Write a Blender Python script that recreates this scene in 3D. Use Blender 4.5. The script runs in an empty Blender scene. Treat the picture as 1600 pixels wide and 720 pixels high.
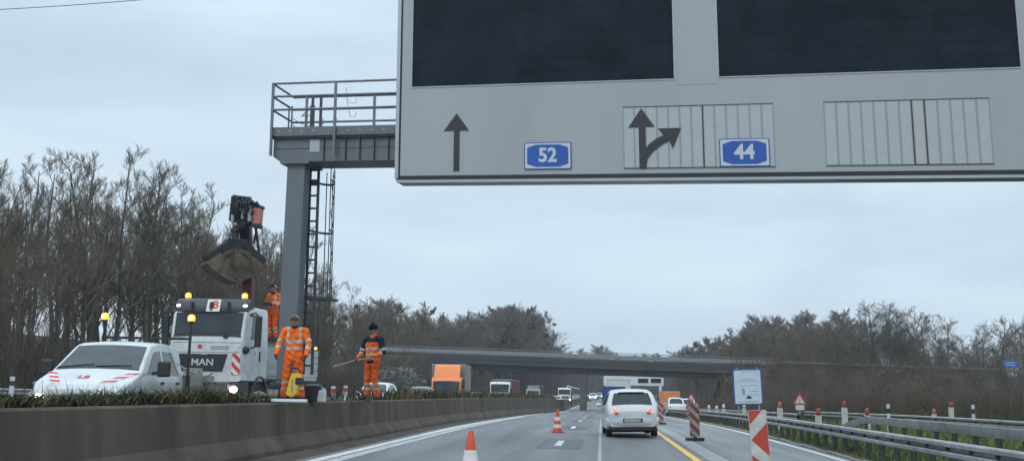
import bpy, bmesh, math, random
import numpy as np
from mathutils import Vector, Matrix
random.seed(7)
rng = np.random.default_rng(11)
SC = bpy.context.scene
COL = SC.collection
R = math.radians
PI = math.pi

# ------------------------------------------------------------------ camera
F = 1540.0                      # focal length in photograph pixels (1600 wide)
EYE = 1.25
ROLL = 0.016
_vx, _vy = 940.0 - 800.0, 612.0 - 360.0          # where the road ahead vanishes
_ux = _vx * math.cos(ROLL) + _vy * math.sin(ROLL)
_uy = -_vx * math.sin(ROLL) + _vy * math.cos(ROLL)
PITCH = math.atan(_uy / F)
YAW = math.atan(_ux / (F / math.cos(PITCH)))
camd = bpy.data.cameras.new("camera")
cam = bpy.data.objects.new("camera", camd)
COL.objects.link(cam)
camd.sensor_width = 36.0
camd.lens = 36.0 * F / 1600.0
camd.clip_start = 0.1
camd.clip_end = 5000.0
CAMROT = Matrix.Rotation(YAW, 3, 'Z') @ Matrix.Rotation(PI / 2 + PITCH, 3, 'X') @ Matrix.Rotation(ROLL, 3, 'Z')
cam.matrix_world = Matrix.Translation((0, 0, EYE)) @ CAMROT.to_4x4()
SC.camera = cam
EYEV = Vector((0, 0, EYE))

# ------------------------------------------------------------------ sky
world = bpy.data.worlds.new("World")
SC.world = world
world.use_nodes = True
wn, wl = world.node_tree.nodes, world.node_tree.links
wn.clear()
SUN_EL, SUN_AZ = R(48), R(200)
wo = wn.new("ShaderNodeOutputWorld")
bg = wn.new("ShaderNodeBackground"); bg.inputs["Strength"].default_value = 0.1
nis = wn.new("ShaderNodeTexSky"); nis.sky_type = 'NISHITA'; nis.sun_disc = False
nis.sun_elevation = SUN_EL; nis.sun_rotation = SUN_AZ; nis.air_density = 1.0; nis.dust_density = 2.0
tc = wn.new("ShaderNodeTexCoord")
mp = wn.new("ShaderNodeMapping"); mp.inputs["Scale"].default_value = (1.6, 1.6, 6.5)
n1 = wn.new("ShaderNodeTexNoise"); n1.inputs["Scale"].default_value = 1.7; n1.inputs["Detail"].default_value = 5.0
n1.inputs["Roughness"].default_value = 0.5; n1.inputs["Distortion"].default_value = 0.4
cr = wn.new("ShaderNodeValToRGB")
cr.color_ramp.elements[0].position = 0.33; cr.color_ramp.elements[0].color = (4.3, 5.35, 6.4, 1)
cr.color_ramp.elements[1].position = 0.68; cr.color_ramp.elements[1].color = (5.6, 6.7, 7.5, 1)
sep = wn.new("ShaderNodeSeparateXYZ")
mr = wn.new("ShaderNodeMapRange")         # an overcast sky is brightest overhead
mr.inputs["From Min"].default_value = 0.30; mr.inputs["From Max"].default_value = 1.0
mr.inputs["To Min"].default_value = 1.0; mr.inputs["To Max"].default_value = 2.4
mul = wn.new("ShaderNodeVectorMath"); mul.operation = 'SCALE'
mix = wn.new("ShaderNodeMix"); mix.data_type = 'RGBA'; mix.inputs[0].default_value = 0.93
wl.new(tc.outputs["Generated"], mp.inputs["Vector"]); wl.new(mp.outputs[0], n1.inputs["Vector"])
wl.new(n1.outputs["Fac"], cr.inputs[0]); wl.new(tc.outputs["Generated"], sep.inputs[0])
wl.new(sep.outputs["Z"], mr.inputs["Value"]); wl.new(cr.outputs[0], mul.inputs[0]); wl.new(mr.outputs[0], mul.inputs["Scale"])
wl.new(nis.outputs[0], mix.inputs[6]); wl.new(mul.outputs[0], mix.inputs[7])
wl.new(mix.outputs[2], bg.inputs["Color"]); wl.new(bg.outputs[0], wo.inputs[0])

sund = bpy.data.lights.new("sun", 'SUN'); sund.energy = 0.6; sund.angle = R(25); sund.color = (1.0, 0.97, 0.93)
suno = bpy.data.objects.new("sun", sund); COL.objects.link(suno)
suno.rotation_euler = (PI / 2 - SUN_EL, 0, PI - SUN_AZ)
suno.location = (0, 0, 60)

SC.view_settings.view_transform = 'Standard'
SC.view_settings.look = 'None'
SC.view_settings.gamma = 1.0
SC.view_settings.exposure = 0.42
SC.view_settings.use_curve_mapping = False
SC.cycles.use_denoising = True
SC.cycles.max_bounces = 6
SC.cycles.volume_bounces = 1
SC.cycles.transparent_max_bounces = 8

# ------------------------------------------------------------------ pixel -> place (fitting only)
def ray(px, py):
    return CAMROT @ Vector(((px - 800.0) / F, -(py - 360.0) / F, -1.0))
def at_y(px, py, y):
    d = ray(px, py); return EYEV + d * (y / d.y)
def at_x(px, py, x):
    d = ray(px, py); return EYEV + d * (x / d.x)
def at_depth(px, py, dep):
    return EYEV + ray(px, py) * dep
def at_plane(px, py, p0, n):
    d = ray(px, py); return EYEV + d * ((p0 - EYEV).dot(n) / d.dot(n))
def proj(p):
    q = CAMROT.transposed() @ (Vector(p) - EYEV)
    return (800 + F * q.x / -q.z, 360 - F * q.y / -q.z)

# ------------------------------------------------------------------ materials
MATS = {}
def mat(name, col, rough=0.7, metal=0.0, var=0.12, scale=6.0, bump=0.0, bscale=60.0, dirt=None, dscale=1.5, spec=0.5, emit=None, estr=0.0, coat=0.0, streak=False):
    """Principled surface whose colour is broken up by noise in object space."""
    if name in MATS: return MATS[name]
    m = bpy.data.materials.new(name); m.use_nodes = True
    n, l = m.node_tree.nodes, m.node_tree.links
    b = n["Principled BSDF"]
    b.inputs["Roughness"].default_value = rough; b.inputs["Metallic"].default_value = metal
    b.inputs["Specular IOR Level"].default_value = spec
    if coat: b.inputs["Coat Weight"].default_value = coat; b.inputs["Coat Roughness"].default_value = 0.06
    t = n.new("ShaderNodeTexCoord")
    vec = t.outputs["Object"]
    if streak:
        mpn = n.new("ShaderNodeMapping"); mpn.inputs["Scale"].default_value = (1, 1, 0.22)
        l.new(vec, mpn.inputs[0]); vec = mpn.outputs[0]
    cur = None
    if var > 0:
        nz = n.new("ShaderNodeTexNoise"); nz.inputs["Scale"].default_value = scale; nz.inputs["Detail"].default_value = 6
        l.new(vec, nz.inputs["Vector"])
        r = n.new("ShaderNodeValToRGB")
        r.color_ramp.elements[0].position = 0.3; r.color_ramp.elements[1].position = 0.7
        r.color_ramp.elements[0].color = tuple(c * (1 - var) for c in col) + (1,)
        r.color_ramp.elements[1].color = tuple(min(1, c * (1 + var)) for c in col) + (1,)
        l.new(nz.outputs["Fac"], r.inputs[0]); cur = r.outputs[0]
    if dirt is not None:
        nd = n.new("ShaderNodeTexNoise"); nd.inputs["Scale"].default_value = dscale; nd.inputs["Detail"].default_value = 8
        nd.inputs["Roughness"].default_value = 0.7
        l.new(vec, nd.inputs["Vector"])
        rr = n.new("ShaderNodeValToRGB"); rr.color_ramp.elements[0].position = 0.45; rr.color_ramp.elements[1].position = 0.72
        l.new(nd.outputs["Fac"], rr.inputs[0])
        mx = n.new("ShaderNodeMix"); mx.data_type = 'RGBA'
        l.new(rr.outputs[0], mx.inputs[0])
        if cur is not None: l.new(cur, mx.inputs[6])
        else: mx.inputs[6].default_value = tuple(col) + (1,)
        mx.inputs[7].default_value = tuple(dirt) + (1,)
        cur = mx.outputs[2]
    if cur is not None: l.new(cur, b.inputs["Base Color"])
    else: b.inputs["Base Color"].default_value = tuple(col) + (1,)
    if bump > 0:
        nb = n.new("ShaderNodeTexNoise"); nb.inputs["Scale"].default_value = bscale; nb.inputs["Detail"].default_value = 4
        bp = n.new("ShaderNodeBump"); bp.inputs["Strength"].default_value = bump; bp.inputs["Distance"].default_value = 0.02
        l.new(t.outputs["Object"], nb.inputs["Vector"]); l.new(nb.outputs["Fac"], bp.inputs["Height"]); l.new(bp.outputs[0], b.inputs["Normal"])
    if emit is not None:
        b.inputs["Emission Color"].default_value = tuple(emit) + (1,); b.inputs["Emission Strength"].default_value = estr
    MATS[name] = m
    return m

def asphalt(name, col, var=0.16, seam=True):
    """Worn asphalt: grain, long stains along the lane, darker wheel tracks."""
    m = bpy.data.materials.new(name); m.use_nodes = True
    n, l = m.node_tree.nodes, m.node_tree.links
    b = n["Principled BSDF"]; b.inputs["Roughness"].default_value = 0.55; b.inputs["Specular IOR Level"].default_value = 0.45
    t = n.new("ShaderNodeTexCoord")
    def noise(scale, sc=(1, 1, 1), det=6, rough=0.55):
        mpn = n.new("ShaderNodeMapping"); mpn.inputs["Scale"].default_value = sc
        nz = n.new("ShaderNodeTexNoise"); nz.inputs["Scale"].default_value = scale; nz.inputs["Detail"].default_value = det; nz.inputs["Roughness"].default_value = rough
        l.new(t.outputs["Object"], mpn.inputs[0]); l.new(mpn.outputs[0], nz.inputs["Vector"]); return nz.outputs["Fac"]
    def ramp(f, lo, hi, a, c):
        r = n.new("ShaderNodeMapRange"); r.inputs["From Min"].default_value = lo; r.inputs["From Max"].default_value = hi
        r.inputs["To Min"].default_value = a; r.inputs["To Max"].default_value = c; l.new(f, r.inputs[0]); return r.outputs[0]
    def mulf(a, c):
        q = n.new("ShaderNodeMath"); q.operation = 'MULTIPLY'; l.new(a, q.inputs[0]); l.new(c, q.inputs[1]); return q.outputs[0]
    tot = mulf(ramp(noise(45), .3, .7, 1 - var, 1 + var), ramp(noise(1.0, (1.6, .05, 1)), .35, .65, .78, 1.15))
    tot = mulf(tot, ramp(noise(.35, (1, .35, 1)), .35, .65, .92, 1.08))
    wv = n.new("ShaderNodeTexNoise"); wv.inputs["Scale"].default_value = 260; wv.inputs["Detail"].default_value = 2
    l.new(t.outputs["Object"], wv.inputs["Vector"])
    tot = mulf(tot, ramp(wv.outputs["Fac"], .3, .7, .8, 1.2))
    vm = n.new("ShaderNodeVectorMath"); vm.operation = 'SCALE'; vm.inputs[0].default_value = col; l.new(tot, vm.inputs["Scale"])
    l.new(vm.outputs[0], b.inputs["Base Color"])
    bp = n.new("ShaderNodeBump"); bp.inputs["Strength"].default_value = 0.35; bp.inputs["Distance"].default_value = 0.006
    l.new(wv.outputs["Fac"], bp.inputs["Height"]); l.new(bp.outputs[0], b.inputs["Normal"])
    rg = ramp(noise(.8, (1.2, .08, 1)), .35, .65, .42, .66); l.new(rg, b.inputs["Roughness"])
    return m

# ------------------------------------------------------------------ mesh building
class MB:
    """Collects shapes; build() links them as ONE mesh object."""
    def __init__(s): s.v = []; s.f = []; s.mi = []
    def add(s, vs, fs, m=0):
        o = len(s.v); s.v += [tuple(p) for p in vs]; s.f += [tuple(i + o for i in f) for f in fs]; s.mi += [m] * len(fs)
    def box(s, c, size, rot=None, m=0):
        a, b, d = size[0] / 2, size[1] / 2, size[2] / 2
        vs = [Vector((x, y, z)) for x in (-a, a) for y in (-b, b) for z in (-d, d)]
        if rot is not None: vs = [rot @ p for p in vs]
        c = Vector(c); vs = [p + c for p in vs]
        s.add(vs, [(0, 1, 3, 2), (4, 6, 7, 5), (0, 4, 5, 1), (2, 3, 7, 6), (0, 2, 6, 4), (1, 5, 7, 3)], m)
    def bbox(s, x0, x1, y0, y1, z0, z1, m=0):
        s.box(((x0 + x1) / 2, (y0 + y1) / 2, (z0 + z1) / 2), (abs(x1 - x0), abs(y1 - y0), abs(z1 - z0)), None, m)
    def bar(s, p0, p1, w, h=None, up=(0, 0, 1), m=0):
        """a square bar from p0 to p1, w across and h along up"""
        h = h or w; p0, p1 = Vector(p0), Vector(p1); d = (p1 - p0)
        L = d.length; d = d / L; u = Vector(up)
        if abs(d.dot(u)) > .98: u = Vector((0, 1, 0))
        x = d.cross(u).normalized(); u = x.cross(d)
        rot = Matrix((x, d, u)).transposed()
        s.box((p0 + p1) / 2, (w, L, h), rot, m)
    def tube(s, pts, r, n=8, m=0, cap=True):
        pts = [Vector(p) for p in pts]; k = len(pts)
        rs = r if isinstance(r, (list, tuple)) else [r] * k
        vs, fs = [], []
        prev = None
        for i, p in enumerate(pts):
            d = (pts[min(i + 1, k - 1)] - pts[max(i - 1, 0)]).normalized()
            if prev is None:
                a = Vector((0, 0, 1)) if abs(d.z) < .9 else Vector((1, 0, 0))
                x = d.cross(a).normalized()
            else:
                x = (prev - d * prev.dot(d)).normalized()
            prev = x; y = d.cross(x)
            for j in range(n):
                t = 2 * PI * j / n
                vs.append(p + (x * math.cos(t) + y * math.sin(t)) * rs[i])
        for i in range(k - 1):
            for j in range(n):
                fs.append((i * n + j, i * n + (j + 1) % n, (i + 1) * n + (j + 1) % n, (i + 1) * n + j))
        if cap: fs += [tuple(range(n))[::-1], tuple((k - 1) * n + j for j in range(n))]
        s.add(vs, fs, m)
    def lathe(s, prof, c=(0, 0, 0), axis='z', n=20, m=0):
        """prof: (radius, height) pairs"""
        vs, fs = [], []; c = Vector(c)
        for (r, h) in prof:
            for j in range(n):
                t = 2 * PI * j / n; a, b = r * math.cos(t), r * math.sin(t)
                p = {'z': (a, b, h), 'x': (h, a, b), 'y': (a, h, b)}[axis]
                vs.append(Vector(p) + c)
        k = len(prof)
        for i in range(k - 1):
            for j in range(n):
                fs.append((i * n + j, i * n + (j + 1) % n, (i + 1) * n + (j + 1) % n, (i + 1) * n + j))
        fs += [tuple(range(n))[::-1], tuple((k - 1) * n + j for j in range(n))]
        s.add(vs, fs, m)
    def prism(s, poly, fn, t0, t1, m=0):
        """flat outline poly of (a, b); fn(a, b, t) -> point; from t0 to t1"""
        n = len(poly)
        vs = [fn(a, b, t0) for a, b in poly] + [fn(a, b, t1) for a, b in poly]
        fs = [tuple(range(n))[::-1], tuple(range(n, 2 * n))] + [(i, (i + 1) % n, n + (i + 1) % n, n + i) for i in range(n)]
        s.add(vs, fs, m)
    def ball(s, c, r, sc=(1, 1, 1), n=12, m=0):
        prof = [(max(1e-4, r * math.sin(PI * i / n)), -r * math.cos(PI * i / n)) for i in range(n + 1)]
        o = len(s.v); s.lathe(prof, (0, 0, 0), 'z', n + 2, m)
        c = Vector(c)
        for i in range(o, len(s.v)):
            p = s.v[i]; s.v[i] = (p[0] * sc[0] + c.x, p[1] * sc[1] + c.y, p[2] * sc[2] + c.z)
    def grid(s, rows, m=0, closed=False):
        k, n = len(rows), len(rows[0]); vs = [p for r in rows for p in r]; fs = []
        for i in range(k - 1):
            for j in range(n if closed else n - 1):
                fs.append((i * n + j, i * n + (j + 1) % n, (i + 1) * n + (j + 1) % n, (i + 1) * n + j))
        s.add(vs, fs, m)
    def build(s, name, mats, parent=None, smooth=None, bevel=0.0, fix=True):
        me = bpy.data.meshes.new(name)
        me.from_pydata(s.v, [], s.f)
        if not isinstance(mats, (list, tuple)): mats = [mats]
        for q in mats: me.materials.append(q)
        if len(mats) > 1: me.polygons.foreach_set("material_index", s.mi)
        if fix:
            bm = bmesh.new(); bm.from_mesh(me); bmesh.ops.recalc_face_normals(bm, faces=bm.faces)
            if bevel > 0:
                ed = [e for e in bm.edges if len(e.link_faces) == 2 and e.calc_face_angle(0) > R(28)]
                bmesh.ops.bevel(bm, geom=ed, offset=bevel, segments=2, affect='EDGES', profile=.6, clamp_overlap=True)
            bm.to_mesh(me); bm.free()
        if smooth is not None:
            me.shade_smooth() if smooth is True else me.polygons.foreach_set("use_smooth", [True] * len(me.polygons))
            if smooth is not True:
                try: me.set_sharp_from_angle(angle=R(smooth))
                except Exception: pass
        me.update()
        o = bpy.data.objects.new(name, me); COL.objects.link(o)
        if parent is not None: o.parent = parent
        return o

def fast_mesh(name, verts, faces, mats, parent=None, smooth=False, mi=None):
    """numpy verts (n,3), faces (m,k) -> object"""
    me = bpy.data.meshes.new(name)
    k = faces.shape[1]; m = faces.shape[0]
    me.vertices.add(len(verts)); me.vertices.foreach_set("co", np.ascontiguousarray(verts, dtype=np.float32).ravel())
    me.loops.add(m * k); me.loops.foreach_set("vertex_index", np.ascontiguousarray(faces, dtype=np.int32).ravel())
    me.polygons.add(m); me.polygons.foreach_set("loop_start", np.arange(0, m * k, k, dtype=np.int32))
    me.polygons.foreach_set("loop_total", np.full(m, k, dtype=np.int32))
    for q in (mats if isinstance(mats, (list, tuple)) else [mats]): me.materials.append(q)
    if mi is not None: me.polygons.foreach_set("material_index", np.asarray(mi, dtype=np.int32))
    if smooth: me.polygons.foreach_set("use_smooth", np.ones(m, dtype=bool))
    me.update(calc_edges=True); me.validate()
    o = bpy.data.objects.new(name, me); COL.objects.link(o)
    if parent is not None: o.parent = parent
    return o

def tag(o, label=None, cat=None, group=None, kind=None):
    if label: o["label"] = label
    if cat: o["category"] = cat
    if group: o["group"] = group
    if kind: o["kind"] = kind
    return o
def thing(name, label, cat, loc=(0, 0, 0), rz=0.0, group=None):
    o = bpy.data.objects.new(name, None); COL.objects.link(o)
    o.location = loc; o.rotation_euler = (0, 0, rz); o.empty_display_size = .2
    return tag(o, label, cat, group)
def struct(o): o["kind"] = "structure"; return o
KIDS = {}
def copy_tree(o, parent=None):
    c = o.copy(); COL.objects.link(c)
    if parent is not None: c.parent = parent
    for ch in [k for k in o.children]: copy_tree(ch, c)
    return c
def text_mesh(name, body, size, fn, mats, parent, depth=.004, offset=.0, xs=1.0, center=True):
    """lettering laid flat through fn(a, b, t) -> point"""
    cu = bpy.data.curves.new(name, 'FONT'); cu.body = body; cu.size = size; cu.offset = offset; cu.resolution_u = 3
    if center: cu.align_x = 'CENTER'; cu.align_y = 'CENTER'
    tmp = bpy.data.objects.new(name, cu); COL.objects.link(tmp)
    dg = bpy.context.evaluated_depsgraph_get()
    me = bpy.data.meshes.new_from_object(tmp.evaluated_get(dg))
    bpy.data.objects.remove(tmp); bpy.data.curves.remove(cu)
    vs = [(v.co.x * xs, v.co.y) for v in me.vertices]
    fs = [tuple(p.vertices) for p in me.polygons]
    bpy.data.meshes.remove(me)
    b = MB(); n = len(vs)
    b.add([fn(x, y, depth) for x, y in vs], fs)
    # rim, so that the letters have thickness
    cnt = {}
    for f in fs:
        for i in range(len(f)):
            a, c = f[i], f[(i + 1) % len(f)]; cnt.setdefault((min(a, c), max(a, c)), []).append((a, c))
    rim = [e[0] for e in cnt.values() if len(e) == 1]
    b.add([fn(x, y, depth) for x, y in vs] + [fn(x, y, 0) for x, y in vs], [(a, c, c + n, a + n) for a, c in rim])
    return b.build(name, mats, parent)

# ------------------------------------------------------------------ lie of the land
def smooth_interp(pts, s=10.0):
    xs = np.arange(-80, 2000, 2.0); p = np.array(pts, float)
    ys = np.interp(xs, p[:, 0], p[:, 1]); k = np.exp(-0.5 * (np.arange(-20, 21) * 2.0 / s) ** 2); k /= k.sum()
    ys = np.convolve(np.pad(ys, 20, mode='edge'), k, mode='valid')
    return lambda y: float(np.interp(y, xs, ys))
zr = smooth_interp([(-80, 0), (36, 0), (61, -.3), (80, -.55), (110, -1.1), (150, -1.55), (200, -1.5), (300, -.6), (600, 2), (2000, 4)], 7)
zo = smooth_interp([(-80, .2), (18, .2), (30, .33), (70, -.2), (124, -.75), (160, -1.0), (200, -1.0), (300, -.4), (600, 2), (2000, 4)], 6)
zw = smooth_interp([(-80, 1.0), (0, 1.0), (10, .97), (31, .91), (51, .86), (123, .40), (145, .1), (200, -.3), (300, .4), (600, 3), (2000, 5)], 5)
def shift(y): return 0.0 if y < 160 else ((y - 160) ** 2 / 3000.0 if y < 600 else 64.5 + (y - 600) * .293)
def wallx(y): return float(np.interp(y, [0, 14, 26, 80], [-6.32, -6.3, -6.1, -6.05])) + shift(y)
BRY = 150.0
def deck_z(x): return 6.4 - (x + 17.5) * .0225      # top of the bridge deck edge
def terrain(x, y):
    s = shift(y); u = x - s
    a, b = zr(y), zo(y)
    if u > -6.2:
        z = a - .05
        if u > 5.0: z = a - .06 - .012 * min(u - 5.0, 6)
        if u > 13: z += .02 * min(u - 13, 30)
    elif u < -7.3: z = b - .06
    else: z = b - .06 + (a - b + .01) * (u + 7.3) / 1.1
    if u < -23.4: z += min(.9, (-23.4 - u) * .09)
    # approach banks of the bridge
    if (u < -24 or u > 17):
        edge = (-27 - u) if u < 0 else (u - 21)
        h = deck_z(u) - .35
        dy = max(0, abs(y - BRY - 3) - 6.5)
        hh = h - dy * .52 - max(0, -edge) * .62
        z = max(z, hh)
    far = max(0, abs(u) - 75)
    z += min(14, far * .07)
    if y > 420: z += min(30, (y - 420) * .01) * (1 if abs(u) > 30 else 0)
    return z

def soil_mat():
    m = bpy.data.materials.new("winter_grass_ground"); m.use_nodes = True
    n, l = m.node_tree.nodes, m.node_tree.links; b = n["Principled BSDF"]; b.inputs["Roughness"].default_value = .95
    b.inputs["Specular IOR Level"].default_value = .1
    t = n.new("ShaderNodeTexCoord"); sp = n.new("ShaderNodeSeparateXYZ"); l.new(t.outputs["Object"], sp.inputs[0])
    nz = n.new("ShaderNodeTexNoise"); nz.inputs["Scale"].default_value = .55; nz.inputs["Detail"].default_value = 9; nz.inputs["Roughness"].default_value = .7
    l.new(t.outputs["Object"], nz.inputs["Vector"])
    r = n.new("ShaderNodeValToRGB"); e = r.color_ramp.elements
    e[0].position = .3; e[0].color = (.05, .042, .03, 1); e[1].position = .72; e[1].color = (.075, .085, .035, 1)
    k = e.new(.5); k.color = (.06, .062, .033, 1)
    l.new(nz.outputs["Fac"], r.inputs[0])
    r2 = n.new("ShaderNodeValToRGB"); e = r2.color_ramp.elements      # leaf litter on the wooded ground
    e[0].position = .3; e[0].color = (.03, .025, .02, 1); e[1].position = .72; e[1].color = (.06, .047, .036, 1)
    l.new(nz.outputs["Fac"], r2.inputs[0])
    mrr = n.new("ShaderNodeMapRange"); mrr.inputs["From Min"].default_value = 13; mrr.inputs["From Max"].default_value = 19
    l.new(sp.outputs["X"], mrr.inputs[0])
    ml = n.new("ShaderNodeMapRange"); ml.inputs["From Min"].default_value = -5; ml.inputs["From Max"].default_value = -8
    l.new(sp.outputs["X"], ml.inputs[0])
    ad = n.new("ShaderNodeMath"); ad.operation = 'MAXIMUM'; l.new(mrr.outputs[0], ad.inputs[0]); l.new(ml.outputs[0], ad.inputs[1])
    mx = n.new("ShaderNodeMix"); mx.data_type = 'RGBA'; l.new(ad.outputs[0], mx.inputs[0]); l.new(r.outputs[0], mx.inputs[6]); l.new(r2.outputs[0], mx.inputs[7])
    l.new(mx.outputs[2], b.inputs["Base Color"])
    return m
xs = np.unique(np.concatenate([np.arange(-60, 75, 1.5), np.arange(-200, -60, 10), np.arange(75, 200, 10), np.linspace(-1000, -200, 10), np.linspace(200, 1000, 10)]))
ys = np.unique(np.concatenate([np.arange(-30, 60, 3.0), np.arange(60, 200, 2.0), np.arange(200, 460, 8), np.linspace(460, 1500, 14)]))
gv = np.array([(x, y, terrain(x, y)) for y in ys for x in xs])
nx = len(xs); idx = np.arange(len(gv)).reshape(len(ys), nx)
gf = np.stack([idx[:-1, :-1].ravel(), idx[:-1, 1:].ravel(), idx[1:, 1:].ravel(), idx[1:, :-1].ravel()], 1)
struct(fast_mesh("ground", gv, gf, soil_mat(), smooth=True))

def strip(name, x0, x1, y0, y1, zf, m, lift=0.0, step=2.0, thick=0.0, cross=0.0, fx=None):
    """a sheet that follows the road; fx(y) shifts it sideways"""
    n = max(2, int((y1 - y0) / step) + 1); b = MB(); top = []; low = []
    for i in range(n):
        y = y0 + (y1 - y0) * i / (n - 1); s = shift(y) + (fx(y) if fx else 0); z = zf(y) + lift
        a = x0(y) if callable(x0) else x0; c = x1(y) if callable(x1) else x1
        top.append([(a + s, y, z), (c + s, y, z)])
    b.grid(top)
    if thick:
        b = MB(); rows = [[(p[0][0], p[0][1], p[0][2] - thick), p[0], p[1], (p[1][0], p[1][1], p[1][2] - thick)] for p in top]
        b.grid(rows)
        b.f.append((3, 2, 1, 0)); b.mi.append(0); q = 4 * (n - 1); b.f.append((q, q + 1, q + 2, q + 3)); b.mi.append(0)
    return b.build(name, m)

M_ASPH = asphalt("asphalt_lane", (.118, .122, .126))
M_ASPH2 = asphalt("asphalt_shoulder", (.16, .165, .168))
M_PATCH = asphalt("asphalt_patch", (.062, .064, .068))
M_PAINT = mat("road_paint_white", (.62, .63, .62), .6, var=.12, scale=9, dirt=(.3, .3, .3), dscale=5)
M_PAINTW = mat("road_paint_worn", (.42, .43, .43), .65, var=.2, scale=5, dirt=(.2, .2, .21), dscale=3)
M_YELLOW = mat("road_paint_yellow", (.78, .46, .06), .55, var=.1, scale=8, dirt=(.5, .3, .08), dscale=5)
M_DIRT = mat("gutter_dirt", (.075, .062, .052), .95, var=.3, scale=3, dirt=(.13, .11, .09), dscale=1.2, spec=.1)
M_CONCROAD = mat("concrete_strip", (.27, .28, .275), .8, var=.12, scale=3, dirt=(.19, .19, .19), dscale=2)
M_SEAM = mat("tar_seam", (.26, .275, .285), .45, var=.25, scale=2)

struct(strip("road", -6.0, 4.95, -12, 700, zr, M_ASPH, 0, thick=.3))
struct(strip("hard_shoulder_surface", 2.45, 4.9, -12, 420, zr, M_ASPH2, .004))
struct(strip("opposite_road", -23.2, -7.6, -12, 700, zo, M_ASPH, 0, thick=.3))
struct(strip("gutter", -6.0, -5.28, -12, 260, zr, M_DIRT, .005))
struct(strip("edge_line", -5.05, -4.83, -12, 420, zr, M_PAINT, .008))
struct(strip("worn_line", -4.78, -4.5, 6, 60, zr, M_PAINTW, .006))
struct(strip("concrete_strip", 2.02, 2.42, -12, 300, zr, M_CONCROAD, .006))
struct(strip("yellow_line", 1.72, 1.87, -12, 200, zr, M_YELLOW, .008))
struct(strip("shoulder_line", 4.63, 4.78, -12, 420, zr, M_PAINT, .009))
struct(strip("tar_seam", -.07, .0, 4, 120, zr, M_SEAM, .005))
struct(strip("verge_dirt", 4.97, 5.32, -12, 260, zr, M_DIRT, .02, fx=lambda y: .06 * math.sin(y * .9) * math.sin(y * .37)))
for y in np.arange(11.3, 260, 12.0):
    y = float(y)
    struct(strip("asphalt_patch", -1.45, -.45, y - 1.0, y + 3.4, zr, M_PATCH, .005, step=1.0))
    struct(strip("lane_dash", -1.1, -.94, y, y + 2.5, zr, M_PAINT, .01, step=.8))
for y in np.arange(14, 260, 18.0):
    struct(strip("opposite_lane_dash", -12.6, -12.45, float(y), float(y) + 6, zo, M_PAINT, .006))
    struct(strip("opposite_lane_dash", -16.5, -16.35, float(y), float(y) + 6, zo, M_PAINT, .006))
struct(strip("opposite_edge_line", -8.35, -8.15, -12, 420, zo, M_PAINT, .006))
struct(strip("opposite_edge_line", -20.2, -20.0, -12, 420, zo, M_PAINT, .006))

# kerb stones between shoulder and verge
M_KERB = mat("kerb_concrete", (.24, .235, .215), .9, var=.2, scale=4, dirt=(.1, .1, .07), dscale=2.2)
b = MB()
for i in range(0, 90):
    y0 = 3 + i * 1.0; z = zr(y0 + .5)
    b.bbox(4.955, 5.07, y0, y0 + .985, z - .1, z + .035 + .012 * math.sin(i * 2.1))
struct(b.build("kerb", M_KERB, bevel=.012))

# ------------------------------------------------------------------ median: step barrier, soil, weeds
M_WALL = mat("barrier_concrete", (.105, .083, .066), .93, var=.28, scale=1.6, bump=.35, bscale=18, dirt=(.05, .042, .036), dscale=.9, spec=.2, streak=True)
M_WALLTOP = mat("barrier_top", (.13, .125, .118), .93, var=.22, scale=5, dirt=(.07, .075, .05), dscale=2, spec=.2)
M_JOINT = mat("barrier_joint", (.03, .03, .03), .95, var=.1)
tw = tag(thing("concrete_barrier", "long stained brown concrete step barrier along the left road edge", "barrier", (0, 0, 0)))
b = MB(); rows = []
yy = list(np.arange(-6, 60, 1.5)) + list(np.arange(60, 149, 3.0)) + list(np.arange(153, 330, 6))
for y in yy:
    y = float(y); X = wallx(y); zb, zt = zr(y) - .1, zw(y)
    rows.append([(X + .18, y, zb), (X + .16, y, zb + .17), (X + .12, y, zb + .24), (X - .04, y, zb + .38 + (zt - zb - .9) * .3),
                 (X - .10, y, zt - .03), (X - .13, y, zt), (X - .30, y, zt), (X - .33, y, zt - .03), (X - .42, y, min(zt - .3, zb + .3))])
b.grid(rows); b.build("wall_body", M_WALL, tw)
for i in range(8):
    y = 7.5 + i * 12.0; X = wallx(y); zb, zt = zr(y) - .1, zw(y)
    b = MB(); o = .004
    b.grid([[(X + .18 + o, yq, zb), (X + .16 + o, yq, zb + .17), (X + .12 + o, yq, zb + .24 + o), (X - .04 + o, yq, zb + .38 + (zt - zb - .9) * .3), (X - .10 + o, yq, zt - .03), (X - .13, yq, zt + o), (X - .3, yq, zt + o)] for yq in (y, y + .022)])
    b.build("joint", M_JOINT, tw)
M_EARTH = mat("median_earth", (.055, .047, .036), .97, var=.35, scale=2.5, bump=.8, bscale=9, dirt=(.085, .075, .055), dscale=1.4, spec=.1)
b = MB(); rows = []
for y in np.arange(-6, 149, 1.0):
    y = float(y); X = wallx(y); z = zw(y)
    def j(k): return .05 * math.sin(y * (1.3 + k * .71) + k) + .03 * math.sin(y * 3.1 + k * 2)
    rows.append([(X - .31, y, z - .06), (X - .6, y, z - .03 + j(1)), (X - .95, y, z + j(2)), (X - 1.3, y, z - .12 + j(3)), (X - 1.55, y, zo(y) - .08)])
b.grid(rows); struct(b.build("median_soil", M_EARTH, smooth=True))

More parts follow.
